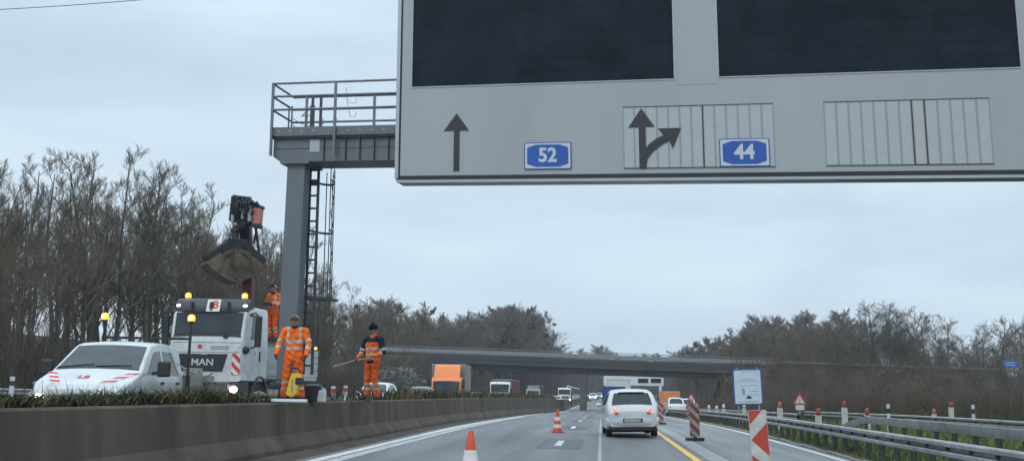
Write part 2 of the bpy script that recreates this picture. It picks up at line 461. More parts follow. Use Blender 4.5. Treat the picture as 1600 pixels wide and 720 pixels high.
def blades(name, pts, h, w, lean, m, mi=None, hs=None):
    """many grass blades as thin bent slivers: pts (n,3)"""
    n = len(pts); a = rng.uniform(0, 2 * PI, n); hh = rng.uniform(h[0], h[1], n) * (1 if hs is None else hs); ww = rng.uniform(w[0], w[1], n)
    dx, dy = np.cos(a), np.sin(a); ln = rng.uniform(lean[0], lean[1], n) * hh; la = rng.uniform(0, 2 * PI, n)
    lx, ly = np.cos(la) * ln, np.sin(la) * ln
    p = pts; V = np.zeros((n, 5, 3))
    V[:, 0] = p + np.stack([-dx * ww, -dy * ww, -0.02 * np.ones(n)], 1); V[:, 1] = p + np.stack([dx * ww, dy * ww, -0.02 * np.ones(n)], 1)
    mid = p + np.stack([lx * .35, ly * .35, hh * .6], 1)
    V[:, 2] = mid + np.stack([dx * ww * .7, dy * ww * .7, 0 * n * np.ones(n)], 1); V[:, 3] = mid - np.stack([dx * ww * .7, dy * ww * .7, 0 * np.ones(n)], 1)
    V[:, 4] = p + np.stack([lx, ly, hh], 1)
    o = (np.arange(n) * 5)[:, None]
    q = np.concatenate([o + np.array([[0, 1, 2]]), o + np.array([[0, 2, 3]]), o + np.array([[3, 2, 4]])], 0)
    mm = None if mi is None else np.concatenate([mi, mi, mi])
    return fast_mesh(name, V.reshape(-1, 3), q, m, mi=mm)
M_WEED = [mat("weed_green", (.04, .052, .021), .8, var=.35, scale=3, spec=.2), mat("weed_dry", (.13, .105, .06), .9, var=.3, scale=3, spec=.1), mat("weed_dark", (.03, .036, .02), .9, var=.3, scale=3, spec=.1)]
# weeds that grow thick over the barrier near the camera and thin out
n = 26000; y = 3 + rng.random(n) ** 1.15 * 20; off = rng.uniform(.30, 1.25, n)
clump = .5 + .5 * np.sin(y * 1.9 + off * 3) * np.sin(y * .83 + 1)
keep = rng.random(n) < (.35 + .65 * clump) * np.clip((21.0 - y) / 4.0, .25, 1)
y, off = y[keep], off[keep]
P = np.stack([np.array([wallx(v) for v in y]) - off, y, np.array([zw(v) for v in y]) - .04], 1)
hs = .25 + .95 * (.5 + .5 * np.sin(y * 2.3 + off * 5) * np.sin(y * 1.1 + 2) ) * (.6 + .4 * np.sin(y * .47)) + .12 * rng.random(len(y))
tag(blades("median_weeds", P, (.06, .36), (.005, .017), (.3, 1.5), M_WEED, mi=rng.choice(3, len(P), p=[.36, .28, .36]), hs=hs), kind="stuff")
n = 7000; y = 3 + rng.random(n) ** 1.15 * 19; off = rng.uniform(.30, 1.25, n)
P = np.stack([np.array([wallx(v) for v in y]) - off, y, np.array([zw(v) for v in y]) - .03], 1)
tag(blades("median_leaves", P, (.04, .20), (.014, .034), (.5, 2.0), M_WEED, mi=rng.choice(3, n, p=[.4, .2, .4])), kind="stuff")
n = 420; y = 3.5 + rng.random(n) * 17; off = rng.uniform(.32, 1.2, n)
P = np.stack([np.array([wallx(v) for v in y]) - off, y, np.array([zw(v) for v in y]) - .04], 1)
tag(blades("dry_stalks", P, (.22, .48), (.003, .006), (.1, .6), M_WEED, mi=rng.choice(3, n, p=[.1, .7, .2])), kind="stuff")
n = 9000; y = 18 + rng.random(n) * 122; off = rng.uniform(.30, 1.25, n)
dens = np.clip((y - 24) / 8, .12, 1); k = rng.random(n) < dens; y, off = y[k], off[k]
P = np.stack([np.array([wallx(v) for v in y]) - off, y, np.array([zw(v) for v in y]) - .04], 1)
tag(blades("median_scrub", P, (.12, .5), (.01, .03), (.1, .8), M_WEED, mi=rng.choice(3, len(P), p=[.15, .45, .4])), kind="stuff")
# right verge
M_GRASS = [mat("grass_green", (.12, .17, .045), .8, var=.3, scale=2, spec=.2), mat("grass_dark", (.07, .10, .03), .8, var=.3, scale=2, spec=.2), mat("grass_straw", (.17, .15, .075), .9, var=.25, scale=2, spec=.1)]
n = 90000; y = 7 + rng.random(n) ** 1.4 * 60; x = 5.2 + rng.random(n) * np.clip(2 + y * .35, 4, 12)
z = np.array([terrain(a, c) for a, c in zip(x, y)])
tag(blades("grass", np.stack([x, y, z], 1), (.06, .24), (.006, .018), (.2, 1.2), M_GRASS, mi=rng.choice(3, n, p=[.55, .25, .2])), kind="stuff")

# ------------------------------------------------------------------ guard rails
M_GALV = mat("galvanised_steel", (.36, .37, .37), .5, .55, var=.12, scale=3, dirt=(.22, .21, .2), dscale=2)
M_GALVD = mat("galvanised_post", (.11, .11, .105), .65, .3, var=.2, scale=5, dirt=(.06, .06, .05), dscale=4)
WPROF = [(0.0, -.125), (.075, -.12), (.095, -.10), (.095, -.05), (.08, -.035), (-.03, -.028), (-.03, .030), (.08, .038), (.095, .05), (.095, .10), (.075, .12), (0, .125)]
def guard_rail(label, X, y0, y1, ztop, spacing, zf, face=-1, taper=False, plain=False, wob=0.0, double=False):
    t = thing("guard_rail", label, "guard rail", (X, y0, zf(y0)))
    inv = lambda p: (p[0] - X, p[1] - y0, p[2] - zf(y0))
    prof = [(0, -.10), (.05, -.095), (.06, .0), (.05, .125), (0, .13)] if plain else WPROF
    for side in ((face, -face) if double else (face,)):
        rows = []; n = max(2, int((y1 - y0) / 2.0))
        for i in range(n + 1):
            y = y0 + (y1 - y0) * i / n
            zc = zf(y) + ztop - .155
            if taper: zc -= .55 * max(0, (y - (y1 - 3.5)) / 3.5)
            rows.append([inv((X + shift(y) + side * (.10 + a) + wob * math.sin(y * .7), y, zc + c)) for a, c in prof] +
                        [inv((X + shift(y) + side * (.095 + a * .9) + wob * math.sin(y * .7), y, zc + c * .97)) for a, c in prof[::-1]])
        b = MB(); b.grid(rows, closed=True); k = len(rows[0]); b.f.append(tuple(range(k))); b.mi.append(0); b.f.append(tuple(len(rows) * k - 1 - q for q in range(k))); b.mi.append(0)
        b.build("beam", M_GALV, t, smooth=35)
    b = MB(); h = ztop + .1
    b.bbox(-.05, .05, -.003, .003, -.12, ztop - .03); b.bbox(-.05, -.044, -.035, .035, -.12, ztop - .03); b.bbox(.044, .05, -.035, .035, -.12, ztop - .03)
    b.box((face * .075, 0, ztop - .155), (.06, .08, .12))
    first = b.build("post", M_GALVD, t); first.location = inv((X + shift(y0 + .4), y0 + .4, zf(y0 + .4)))
    y = y0 + .4 + spacing; k = 1
    while y < y1 - (3.0 if taper else .2) and k < 99:
        c = first.copy(); COL.objects.link(c); c.parent = t; c.location = inv((X + shift(y), y, zf(y))); y += spacing; k += 1
    return t
guard_rail("long grey corrugated guard rail nearest the right road edge, in front of the other rails", 5.5, 8, 82, .64, 1.0, lambda y: zr(y) - .03, -1)
guard_rail("second grey guard rail on the grass with a ramped end, behind the nearest rail", 8.35, 15, 36.5, .77, 1.33, lambda y: zr(y) - .09, -1, taper=True, plain=True)
guard_rail("low grey guard rail farthest right, in front of the brown brush slope", 12.4, 22, 62, .75, 2.0, lambda y: terrain(12.4, y) + .02, -1)
guard_rail("short grey guard rail in front of the board sign, beyond the nearest rail", 7.4, 38, 78, .72, 2.0, lambda y: terrain(7.4, y) + .02, -1)
guard_rail("galvanised guard rail at the far left behind the white pickup", -24.0, 30, 130, .80, 2.0, lambda y: terrain(-24.0, y) + .04, 1)

# ------------------------------------------------------------------ overhead sign on its gantry
Pl = at_depth(617, 286, 20.4); Pr = at_depth(1600, 278, 20.4 / 1.157)
SU = (Pr - Pl).normalized()
SN = Vector((SU.y, -SU.x, 0)).normalized()          # towards the traffic
if SN.y > 0: SN = -SN
Ptl = at_plane(623, 0, Pl, SN)
SV = (Ptl - Pl).normalized()
def sp(u, v, n): return Pl + SU * u + SV * v + SN * n
def suv(px, py, n=0.0):
    """pixel -> (u, v) on the sign plane shifted n towards the traffic"""
    q = at_plane(px, py, Pl + SN * n, SN) - Pl
    a = SU.dot(SV); d1, d2 = q.dot(SU), q.dot(SV)
    v = (d2 - a * d1) / (1 - a * a); return d1 - a * v, v
M_SFACE = mat("sign_face_grey", (.335, .358, .366), .5, var=.03, scale=1.2, dirt=(.295, .315, .323), dscale=.6, streak=True)
M_SFRAME = mat("sign_frame_aluminium", (.36, .38, .395), .42, .5, var=.06, scale=2)
M_SDARK = mat("sign_rubber_seal", (.012, .014, .017), .6, var=.1)
M_SBLACK = mat("sign_symbol_black", (.022, .025, .028), .6, var=.1)
M_DISP = mat("display_glass", (.006, .011, .020), .6, var=.4, scale=1.1, spec=.12, dirt=(.017, .023, .033), dscale=.9)
M_DISPM = mat("display_lamp_grid", (.009, .014, .023), .6, var=.3, scale=30, spec=.1)
M_BLUE = mat("route_shield_blue", (.006, .078, .34), .45, var=.06)
M_SWHITE = mat("route_shield_white", (.50, .53, .55), .5, var=.04)
M_LOUV = mat("louvre_pale", (.37, .40, .415), .5, var=.03)
M_LOUVD = mat("louvre_gap", (.26, .275, .285), .6, var=.05)
M_LOUVW = mat("louvre_centre", (.40, .40, .39), .5, var=.05)
UL, VH = 12.6, 4.7
sg = thing("overhead_sign", "wide grey overhead road sign with two dark displays and blue 52 and 44 route shields", "road sign", tuple(Pl))
linv = lambda p: tuple(Vector(p) - Pl)
def S(u, v, n): return linv(sp(u, v, n))
def spanel(b, u0, u1, v0, v1, n0, n1, m=0):
    vs = [S(u, v, n) for u in (u0, u1) for v in (v0, v1) for n in (n0, n1)]
    b.add(vs, [(0, 1, 3, 2), (4, 6, 7, 5), (0, 4, 5, 1), (2, 3, 7, 6), (0, 2, 6, 4), (1, 5, 7, 3)], m)
def rrect(u0, u1, v0, v1, r, k=5):
    o = []
    for cx, cy, a0 in ((u1 - r, v1 - r, 0), (u0 + r, v1 - r, 90), (u0 + r, v0 + r, 180), (u1 - r, v0 + r, 270)):
        for i in range(k + 1): t = R(a0 + 90 * i / k); o.append((cx + r * math.cos(t), cy + r * math.sin(t)))
    return o
d1a, d1b = suv(645, 137), suv(1053, 123); d2a, d2b = suv(1124, 120), suv(1593, 106)
D1 = (suv(645.5, 60)[0], suv(1051.5, 60)[0], (d1a[1] + d1b[1]) / 2); D2 = (suv(1121.5, 60)[0], suv(1590.5, 60)[0], (d2a[1] + d2b[1]) / 2)
DTOP = VH - .25
b = MB()
# housing behind, with a frame round the face
b.prism(rrect(0, UL, 0, VH, .10), lambda a, c, t: S(a, c, t), -.34, -.012)
b.build("housing", M_SFRAME, sg, bevel=.02)
b = MB()
for (u0, u1, v0, v1) in ((.0, .075, .1, VH - .1), (UL - .075, UL, .1, VH - .1)): spanel(b, u0, u1, v0, v1, -.01, .03)
b.build("frame", M_SFRAME, sg)
b = MB(); spanel(b, .05, UL - .05, .0, .055, -.01, .034); b.build("frame", M_SFRAME, sg)
b = MB(); spanel(b, .076, .112, .056, VH - .06, -.01, .012); spanel(b, .113, UL - .08, .056, .148, -.01, .012); b.build("seal", M_SDARK, sg)
b = MB()       # the face is built round the displays
fu0, fu1, fv0 = .113, UL - .08, .149
spanel(b, fu0, D1[0], fv0, VH - .05, -.01, .010); spanel(b, D1[1], D2[0], fv0, VH - .05, -.01, .0101); spanel(b, D2[1], fu1, fv0, VH - .05, -.01, .010)
spanel(b, D1[0], D1[1], fv0, D1[2], -.01, .010); spanel(b, D2[0], D2[1], fv0, D2[2], -.01, .010)
spanel(b, D1[0], D1[1], DTOP, VH - .05, -.01, .010); spanel(b, D2[0], D2[1], DTOP, VH - .05, -.01, .010)
b.build("face", M_SFACE, sg)
for D in (D1, D2):
    b = MB(); spanel(b, D[0], D[1], D[2], DTOP, -.009, -.002)
    ds = b.build("display", M_DISP, sg)
    b = MB()
    for k in range(1, 9):
        vv = D[2] + (DTOP - D[2]) * k / 9; spanel(b, D[0], D[1], vv - .004, vv + .004, -.0019, .0)
    b.build("module_joint", M_DISPM, ds)
    b = MB(); w = .022
    spanel(b, D[0] - w, D[0], D[2] - w, DTOP, .0102, .022); spanel(b, D[1], D[1] + w, D[2] - w, DTOP, .0102, .022); spanel(b, D[0], D[1], D[2] - w, D[2], .0102, .022)
    b.build("display_frame", M_SFRAME, ds)
b = MB(); q = suv(1088, 132); spanel(b, D1[1] + .03, D2[0] - .03, q[1] - .006, q[1] + .002, .0103, .013); b.build("panel_joint", M_LOUVD, sg)
# louvre fields
def louvre(px0, px1, ytl, ybl, n_slats, pair):
    u0, u1 = suv(px0, 215)[0], suv(px1, 215)[0]; v1, v0 = suv(px0, ytl)[1], suv(px0, ybl)[1]
    b = MB(); spanel(b, u0, u1, v0, v1, .0104, .016); o = b.build("louvre_field", M_LOUV, sg)
    b = MB()
    for k in range(n_slats + 1):
        uu = u0 + (u1 - u0) * k / n_slats; w = .018 if k not in pair else .024
        spanel(b, max(u0, uu - w), min(u1, uu + w), v0 + .012, v1 - .012, .0161, .019)
    b.build("slats", M_LOUVD, o)
    b = MB()
    for k in pair:
        uu = u0 + (u1 - u0) * k / n_slats; spanel(b, uu - .012, uu + .012, v0 + .005, v1 - .005, .0192, .022)
    spanel(b, u0, u1, v1 - .011, v1 + .004, .0162, .0225); spanel(b, u0, u1, v0 - .004, v0 + .011, .0162, .0225)
    b.build("border", M_SBLACK, o)
    if len(pair) > 1:
        b = MB(); a, c = (u0 + (u1 - u0) * k / n_slats for k in pair[:2]); spanel(b, a + .035, c - .035, v0 + .015, v1 - .015, .0163, .021); b.build("centre_slat", M_LOUVW, o)
louvre(974, 1210, 168, 263.5, 13, (7,))
louvre(1289, 1550, 160, 259.5, 13, (7, 8))
def sgpoly(name, pts, n0, n1, m, parent):
    b = MB(); b.prism([suv(*p) for p in pts], lambda a, c, t: S(a, c, t), n0, n1); return b.build(name, m, parent)
ar = sgpoly("arrow", [(708.5, 268), (709.5, 205), (693.5, 205.5), (714, 177.5), (733.5, 204.5), (718.5, 204.8), (718, 268)], .0104, .016, M_SBLACK, sg)
ar = sgpoly("arrow", [(999.5, 264), (998, 199.5), (982, 200), (1002, 170), (1023, 198.5), (1008.5, 199), (1010.5, 264)], .0226, .027, M_SBLACK, sg)
sgpoly("branch", [(1009.5, 263.5), (1012, 249), (1020, 238), (1034, 227), (1046, 220.5), (1051.5, 233), (1064.5, 200.5), (1028, 201.5), (1037, 211.5), (1026, 217), (1015, 225), (1009.3, 232)], .0271, .031, M_SBLACK, ar)
def shield(x0, x1, y0, y1, num, xs):
    """blue plate with a white edge, an elongated hexagon and the number"""
    a, c = suv(x0, y1), suv(x1, y0); u0, u1, v0, v1 = a[0], c[0], a[1], suv(x0, y0)[1]
    w, h = u1 - u0, v1 - v0
    b = MB(); b.prism(rrect(u0, u1, v0, v1, .035), lambda p, q, t: S(p, q, t), .0226, .030); pl = b.build("route_shield", M_BLUE, sg)
    b = MB(); b.prism(rrect(u0 + .02, u1 - .02, v0 + .02, v1 - .02, .025), lambda p, q, t: S(p, q, t), .0302, .034); b.build("white_field", M_SWHITE, pl)
    cu, cv = (u0 + u1) / 2, (v0 + v1) / 2
    hexa = [(-.435, -.30), (-.25, -.41), (.25, -.41), (.435, -.30), (.435, .30), (.25, .41), (-.25, .41), (-.435, .30)]
    b = MB(); b.prism([(cu + p * w, cv + q * h) for p, q in hexa], lambda p, q, t: S(p, q, t), .0342, .037); b.build("blue_field", M_BLUE, pl)
    text_mesh("number", num, h * .72, lambda p, q, t: S(cu + p, cv + q, .0372 + t), M_SWHITE, pl, .003, .012, xs)
shield(819.5, 893, 223.5, 265.5, "52", .95)
shield(1125, 1202, 217.5, 261.5, "44", .95)

# --- gantry
M_GPAINT = mat("gantry_grey_paint", (.135, .15, .165), .5, .2, var=.1, scale=2.2, dirt=(.10, .11, .12), dscale=1.3, streak=True)
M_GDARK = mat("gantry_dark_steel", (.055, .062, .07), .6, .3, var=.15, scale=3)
M_GRAIL = mat("gantry_rail_steel", (.15, .16, .175), .5, .4, var=.12, scale=5)
NB = -1.35                                            # the beam runs behind the sign
colp = at_plane(464, 250, Pl + SN * (NB - .35), SN)
ga = thing("gantry", "grey steel sign gantry with railed walkway standing in the median", "gantry", (colp.x, colp.y, 1.0))
gl = Vector((colp.x, colp.y, 1.0))
UH = Vector((SU.x, SU.y, SU.z)); NV = SN; ZV = Vector((0, 0, 1))
u_c = suv(464, 250, NB - .35)[0]
def G(u, v, n): return tuple(sp(u, v, n) - gl)
def gp(px, py, n): return suv(px, py, n)
def gbox(b, u0, u1, v0, v1, n0, n1, m=0):
    vs = [G(u, v, n) for u in (u0, u1) for v in (v0, v1) for n in (n0, n1)]
    b.add(vs, [(0, 1, 3, 2), (4, 6, 7, 5), (0, 4, 5, 1), (2, 3, 7, 6), (0, 2, 6, 4), (1, 5, 7, 3)], m)
ue = gp(427, 230, NB)[0]; vb = gp(520, 252, NB)[1]; vt = gp(520, 213, NB)[1]; vw = gp(520, 199, NB)[1]; UR = UL + 3.4
BD = .75
b = MB()
bev = gp(438, 252, NB)[0]
b.prism([(ue, vb + .13), (bev, vb), (UR, vb), (UR, vt), (ue, vt)], lambda a, c, t: G(a, c, t), NB, NB - BD)
beam = b.build("beam", M_GPAINT, ga, bevel=.012)
b = MB(); gbox(b, ue + .03, UR, vb + .30, vb + .312, NB + .001, NB + .006); b.build("seam", M_GDARK, beam)
x = 507; k = 0
u = gp(507, 230, NB)[0]; du = (gp(530, 230, NB)[0] - u) * .95
while u < UL * .5:
    b = MB(); gbox(b, u - .008, u + .008, vb + .02, vt - .01, NB + .001, NB + .05); b.build("stiffener", M_GDARK, beam); u += du * (1 if k else 1.55); k += 1
q0, q1 = gp(484, 238, NB), gp(500, 218, NB)
b = MB(); gbox(b, q0[0], q1[0], q0[1], q1[1], NB + .001, NB + .012); b.build("cover_plate", M_SFRAME, beam, bevel=.004)
b = MB(); gbox(b, ue - .03, UR, vt + .002, vw, NB + .10, NB - BD - .25); wk = b.build("walkway", M_GPAINT, ga)
b = MB(); gbox(b, ue - .02, UR, vt - .045, vt, NB + .07, NB + .002); b.build("shade_strip", M_GDARK, wk)  # solid dark strip, its colour standing in for shade under the walkway edge
b = MB()
for px in (439, 457, 474, 493, 546, 565, 583, 602):
    b = MB(); p = gp(px, 206, NB); b.box(G(p[0], (vt + vw) / 2, NB + .104), (.07, .012, .02)); b.build("walkway_clip", M_SFRAME, wk)
b = MB()                                              # column, plumb
cw = .27
cx0, cx1 = gp(450.5, 250, NB - .1)[0], gp(478, 250, NB - .1)[0]
def colpt(u, n, z): p = sp(u, vb, n); return (p.x - gl.x, p.y - gl.y, z)
vs = [colpt(u, n, z) for u in (cx0, cx1) for n in (NB - .06, NB - .06 - .3) for z in (-.18, sp(u_c, vb, NB).z - gl.z - .03)]
b.add(vs, [(0, 1, 3, 2), (4, 6, 7, 5), (0, 4, 5, 1), (2, 3, 7, 6), (0, 2, 6, 4), (1, 5, 7, 3)])
co = b.build("column", M_GPAINT, ga, bevel=.018)
b = MB(); gbox(b, cx0 - .13, cx1 + .13, vb - .05, vb - .003, NB + .04, NB - .75); b.build("head_plate", M_GPAINT, co)
b = MB(); p = colpt((cx0 + cx1) / 2, NB - .36, 0.02); b.box(p, (.9, .9, .05)); b.build("base_plate", M_GDARK, co)
# the second leg, on the right verge
cq = UR - .45; zt_ = sp(cq, vb, NB - .3).z; pg = sp(cq, vb, NB - .3); gz = terrain(pg.x, pg.y)
b = MB(); b.bbox(pg.x - gl.x - .25, pg.x - gl.x + .25, pg.y - gl.y - .2, pg.y - gl.y + .2, gz - gl.z - .3, zt_ - gl.z - .02); b.build("column", M_GPAINT, ga, bevel=.018)
# railing: front and back rows
vr = [gp(428, y, NB)[1] for y in (134, 154, 174.5)]
def rail_row(n, name="railing"):
    b = MB()
    for v in vr: b.tube([G(ue, v, n), G(UR, v, n)], .027, 8)
    o = b.build(name, M_GRAIL, ga, smooth=40)
    for px in ((429.5, 527) if n > -1 - 1 and n > NB else (450, 560)):
        u = gp(px, 180, NB)[0]; b = MB(); b.bar(G(u, vb + (.12 if n > NB else .5), n), G(u, vr[0] + .01, n), .055, .055); b.build("post", M_GRAIL, o)
    for m in range(1, 7):
        u = gp(527, 180, NB)[0] + m * 2.05; b = MB(); b.bar(G(u, vt, n), G(u, vr[0], n), .05, .05); b.build("post", M_GRAIL, o)
    return o
NF, NR = NB + .13, NB - BD - .22
rf = rail_row(NF); rb = rail_row(NR)
b = MB()
for v in vr: b.tube([G(ue, v, NF), G(ue, v, NR)], .025, 8)
b.build("end_rail", M_GRAIL, ga, smooth=40)
ub = gp(610, 180, NR)[0]
b = MB(); b.tube([G(gp(470, 195, NR)[0], vw + .09, NR), G(UR, vw + .09, NR)], .022, 6); b.build("toe_rail", M_GRAIL, ga, smooth=40)
# hatch hoops at the top of the ladder
for px in (463, 497):
    u = gp(px, 180, NR)[0]
    for du in (-.03, .05):
        b = MB(); b.tube([G(u + du, vw, NR + .25), G(u + du, vw + .12, NR + .25), G(u + du - .04, vw + .2, NR + .25), G(u + du - .04, vr[1] + .02, NR + .25)], .02, 6); b.build("hatch_post", M_GRAIL, ga, smooth=40)
ua, uc2 = gp(463, 180, NR)[0], gp(508, 180, NR)[0]
b = MB()
for v in (vr[1] - .25, vr[1] - .42):
    b.tube([G(ua + (uc2 - ua) * (.5 - .5 * math.cos(t)), v - .1 * math.sin(t), NR + .25 - .55 * math.sin(t)) for t in np.linspace(0, PI, 10)], .009, 5)
b.tube([G(ua + .25, vr[1] - .22, NR + .2), G(ua + .5, vr[1] + .06, NR + .2)], .012, 5); b.tube([G(ua + .22, vr[1] - .22, NR + .2), G(uc2 - .18, vr[1] - .2, NR + .2)], .012, 5)
b.build("hatch_guard", M_GRAIL, ga, smooth=40)
# hanging cable loop
b = MB(); cq = gp(541, 137, NR)
b.tube([G(cq[0], cq[1], NR), G(cq[0] + .04, cq[1] - .35, NR), G(cq[0] + .12, cq[1] - .72, NR), G(cq[0] + .24, cq[1] - .74, NR), G(cq[0] + .28, cq[1] - .62, NR)], .008, 5)
b.tube([G(cq[0] + .05, cq[1] - .32, NR), G(cq[0] + .16, cq[1] - .40, NR), G(cq[0] + .26, cq[1] - .38, NR), G(cq[0] + .28, cq[1] - .28, NR)], .007, 5)
b.build("hanging_cable", M_SFRAME, ga)
# ladder with cage
lz1 = vb
NL = NB - .55
ul0, ul1 = gp(484, 300, NL)[0], gp(497, 300, NL)[0]
vlow = gp(490, 585, NL)[1]
lad = None
b = MB()
for u in (ul0, ul1): b.bar(G(u, vlow, NL), G(u, vw + .9, NL), .06, .04)
lad = b.build("ladder", M_GDARK, ga)
v = vlow + .2
while v < vb: b = MB(); b.tube([G(ul0, v, NL), G(ul1, v, NL)], .024, 6); b.build("rung", M_GDARK, lad); v += .30
um, rad = (ul0 + ul1) / 2 + .12, .27
def hoop(v, t): return G(um + rad * math.cos(t) * 1.0, v, NL - .02 - .62 * max(0, math.sin(t)))
for py in (282, 360, 464):
    v = gp(497, py, NL)[1]; b = MB(); b.grid([[hoop(v, t), hoop(v + .05, t)] for t in np.linspace(-.1, PI + .1, 18)]); b.grid([[Vector(hoop(v, t)) * 1.0 + Vector((0, .012, 0)), Vector(hoop(v + .05, t)) + Vector((0, .012, 0))] for t in np.linspace(-.1, PI + .1, 18)]); b.build("cage_hoop", M_GDARK, lad)
v = gp(497, 464, NL)[1]
b = MB(); b.bar(G(ul0 - .15, v - .02, NL - .3), G(um + rad + .04, v - .02, NL - .3), .6, .05, up=(0, 0, 1)); b.build("rest_platform", M_GDARK, lad)
for k, t in enumerate(np.linspace(0.05, PI - .05, 6)):
    b = MB(); b.tube([hoop(gp(497, 464, NL)[1], t), hoop(vb, t)], .013, 5); b.build("cage_bar", M_GDARK, lad)
b = MB(); b.tube([hoop(gp(497, 464, NL)[1] + .33 * k * 1.0, .15 + (k % 2) * .8) for k in range(0, 15)], .009, 4); b.build("cage_mesh", M_GDARK, lad)
b = MB(); p = gp(489, 285, NL); gbox(b, p[0] - .1, p[0] + .12, p[1] - .06, p[1] + .06, NL + .05, NL - .1); b.build("ladder_bracket", M_GDARK, lad)

# ------------------------------------------------------------------ the bridge across the motorway
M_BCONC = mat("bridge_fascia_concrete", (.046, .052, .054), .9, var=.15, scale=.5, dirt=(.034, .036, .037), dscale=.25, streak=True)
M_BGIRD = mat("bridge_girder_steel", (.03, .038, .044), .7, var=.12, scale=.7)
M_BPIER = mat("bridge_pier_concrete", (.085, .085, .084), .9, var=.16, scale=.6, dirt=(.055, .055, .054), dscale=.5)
M_BRAIL = mat("bridge_railing_steel", (.20, .215, .22), .55, .4, var=.1, scale=2)
br = thing("road_bridge", "dark concrete and steel road bridge spanning both carriageways", "bridge", (0, BRY, 0))
XL, XR = -28.0, 22.5
def B(x, y, z): return (x, y, z)
def deckseg(b, y0, y1, zt0, zt1, x0=XL, x1=XR):
    """zt0/zt1: heights under the deck edge line"""
    vs = [B(x, y, deck_z(x) + z) for x in (x0, x1) for y in (y0, y1) for z in (zt0, zt1)]
    b.add(vs, [(0, 1, 3, 2), (4, 6, 7, 5), (0, 4, 5, 1), (2, 3, 7, 6), (0, 2, 6, 4), (1, 5, 7, 3)])
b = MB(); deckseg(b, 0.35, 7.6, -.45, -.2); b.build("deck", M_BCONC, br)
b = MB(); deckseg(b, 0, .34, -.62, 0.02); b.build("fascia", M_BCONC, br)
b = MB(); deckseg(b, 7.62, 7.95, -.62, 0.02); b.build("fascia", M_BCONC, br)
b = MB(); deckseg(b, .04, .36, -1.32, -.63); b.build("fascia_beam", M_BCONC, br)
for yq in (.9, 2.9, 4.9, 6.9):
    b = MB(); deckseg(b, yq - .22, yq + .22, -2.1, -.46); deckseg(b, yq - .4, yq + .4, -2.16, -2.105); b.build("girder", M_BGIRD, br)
for yq, nm in ((.17, 0), (7.8, 1)):
    b = MB()
    for z, w in ((1.05, .09), (.62, .05), (.34, .05)):
        b.bar(B(-46, yq, deck_z(-46) + z), B(XR + 3, yq, deck_z(XR + 3) + z), w, w)
    rl = b.build("railing", M_BRAIL, br)
    for x in np.arange(-45, 25, 2.0):
        b = MB(); b.bar(B(x, yq, deck_z(x) - .02), B(x, yq, deck_z(x) + 1.06), .06, .06); b.build("railing_post", M_BRAIL, rl)
    b = MB()
    prof = [(0, .42), (.06, .46), (.01, .57), (.06, .68), (0, .72)]
    b.grid([[B(x, yq + .8 * (1 if nm == 0 else -1) - a, deck_z(x) + z) for a, z in prof] for x in np.linspace(-46, XR + 3, 40)]); b.build("deck_guard_rail", M_BRAIL, br)
b = MB()
px = at_y(911, 600, BRY + .6).x
rows = []
for z in (-2.2, 2.6, deck_z(px) - 2.17): rows.append([(px - .5, .5, z), (px + .5, .5, z), (px + .5, 7.4, z), (px - .5, 7.4, z)])
b.grid(rows, closed=True); b.f += [(0, 1, 2, 3), (8, 9, 10, 11)]; b.mi += [0, 0]
b.build("pier", M_BPIER, br, bevel=.06)
for s, xa in ((1, -27.6), (-1, 21.4)):
    b = MB(); b.bbox(xa - 1.2, xa + 1.2, .2, 7.8, -2.0, deck_z(xa) - .64); b.build("abutment", M_BPIER, br, bevel=.05)
# pale stone blocks on the slope beside the left abutment
M_RUB = mat("slope_stone_pale", (.15, .165, .17), .9, var=.4, scale=2, dirt=(.1, .1, .09), dscale=.8)
b = MB()
for k in range(240):
    t = random.random(); x = -33.5 + t * 8.0 + random.gauss(0, .5); y = 142.5 - random.random() * 5.5
    z = terrain(x, y); s = random.uniform(.25, .65)
    rot = Matrix.Rotation(random.uniform(0, 3), 3, 'Z') @ Matrix.Rotation(random.uniform(-.5, .5), 3, 'X')
    b.box((x, y, z + .05), (s, s * random.uniform(.6, 1), s * .5), rot)
tag(b.build("slope_stones", M_RUB), kind="stuff")

# ------------------------------------------------------------------ far gantry beyond the bridge
fy = 205.0
def fz(px, py): return at_y(px, py, fy)
fg = thing("sign_gantry", "distant pale sign gantry with small dark displays seen under the bridge", "gantry", (shift(fy), fy, 0))
fi = lambda p: tuple(Vector(p) - Vector((shift(fy), fy, 0)))
M_FARW = mat("far_sign_pale", (.62, .66, .68), .5, var=.05)
def fbox(b, x0, x1, y0, y1, d0, d1):
    a, c = fi(fz(x0, y1)), fi(fz(x1, y0)); b.bbox(a[0], c[0], d0, d1, a[2], c[2])
b = MB(); fbox(b, 943, 1037, 588, 601, .3, .9); b.build("beam", M_FARW, fg)
for x0, x1 in ((997, 1013), (1017, 1033)):
    b = MB(); fbox(b, x0, x1, 591, 597.5, .2, .28); b.build("display", M_DISP, fg)
for x0, x1 in ((945, 952), (1030, 1034)):
    b = MB(); a, c = fi(fz(x0, 600)), fi(fz(x1, 600)); b.bbox(a[0], c[0], .35, .85, -2.5, a[2]); b.build("column", M_FARW, fg)

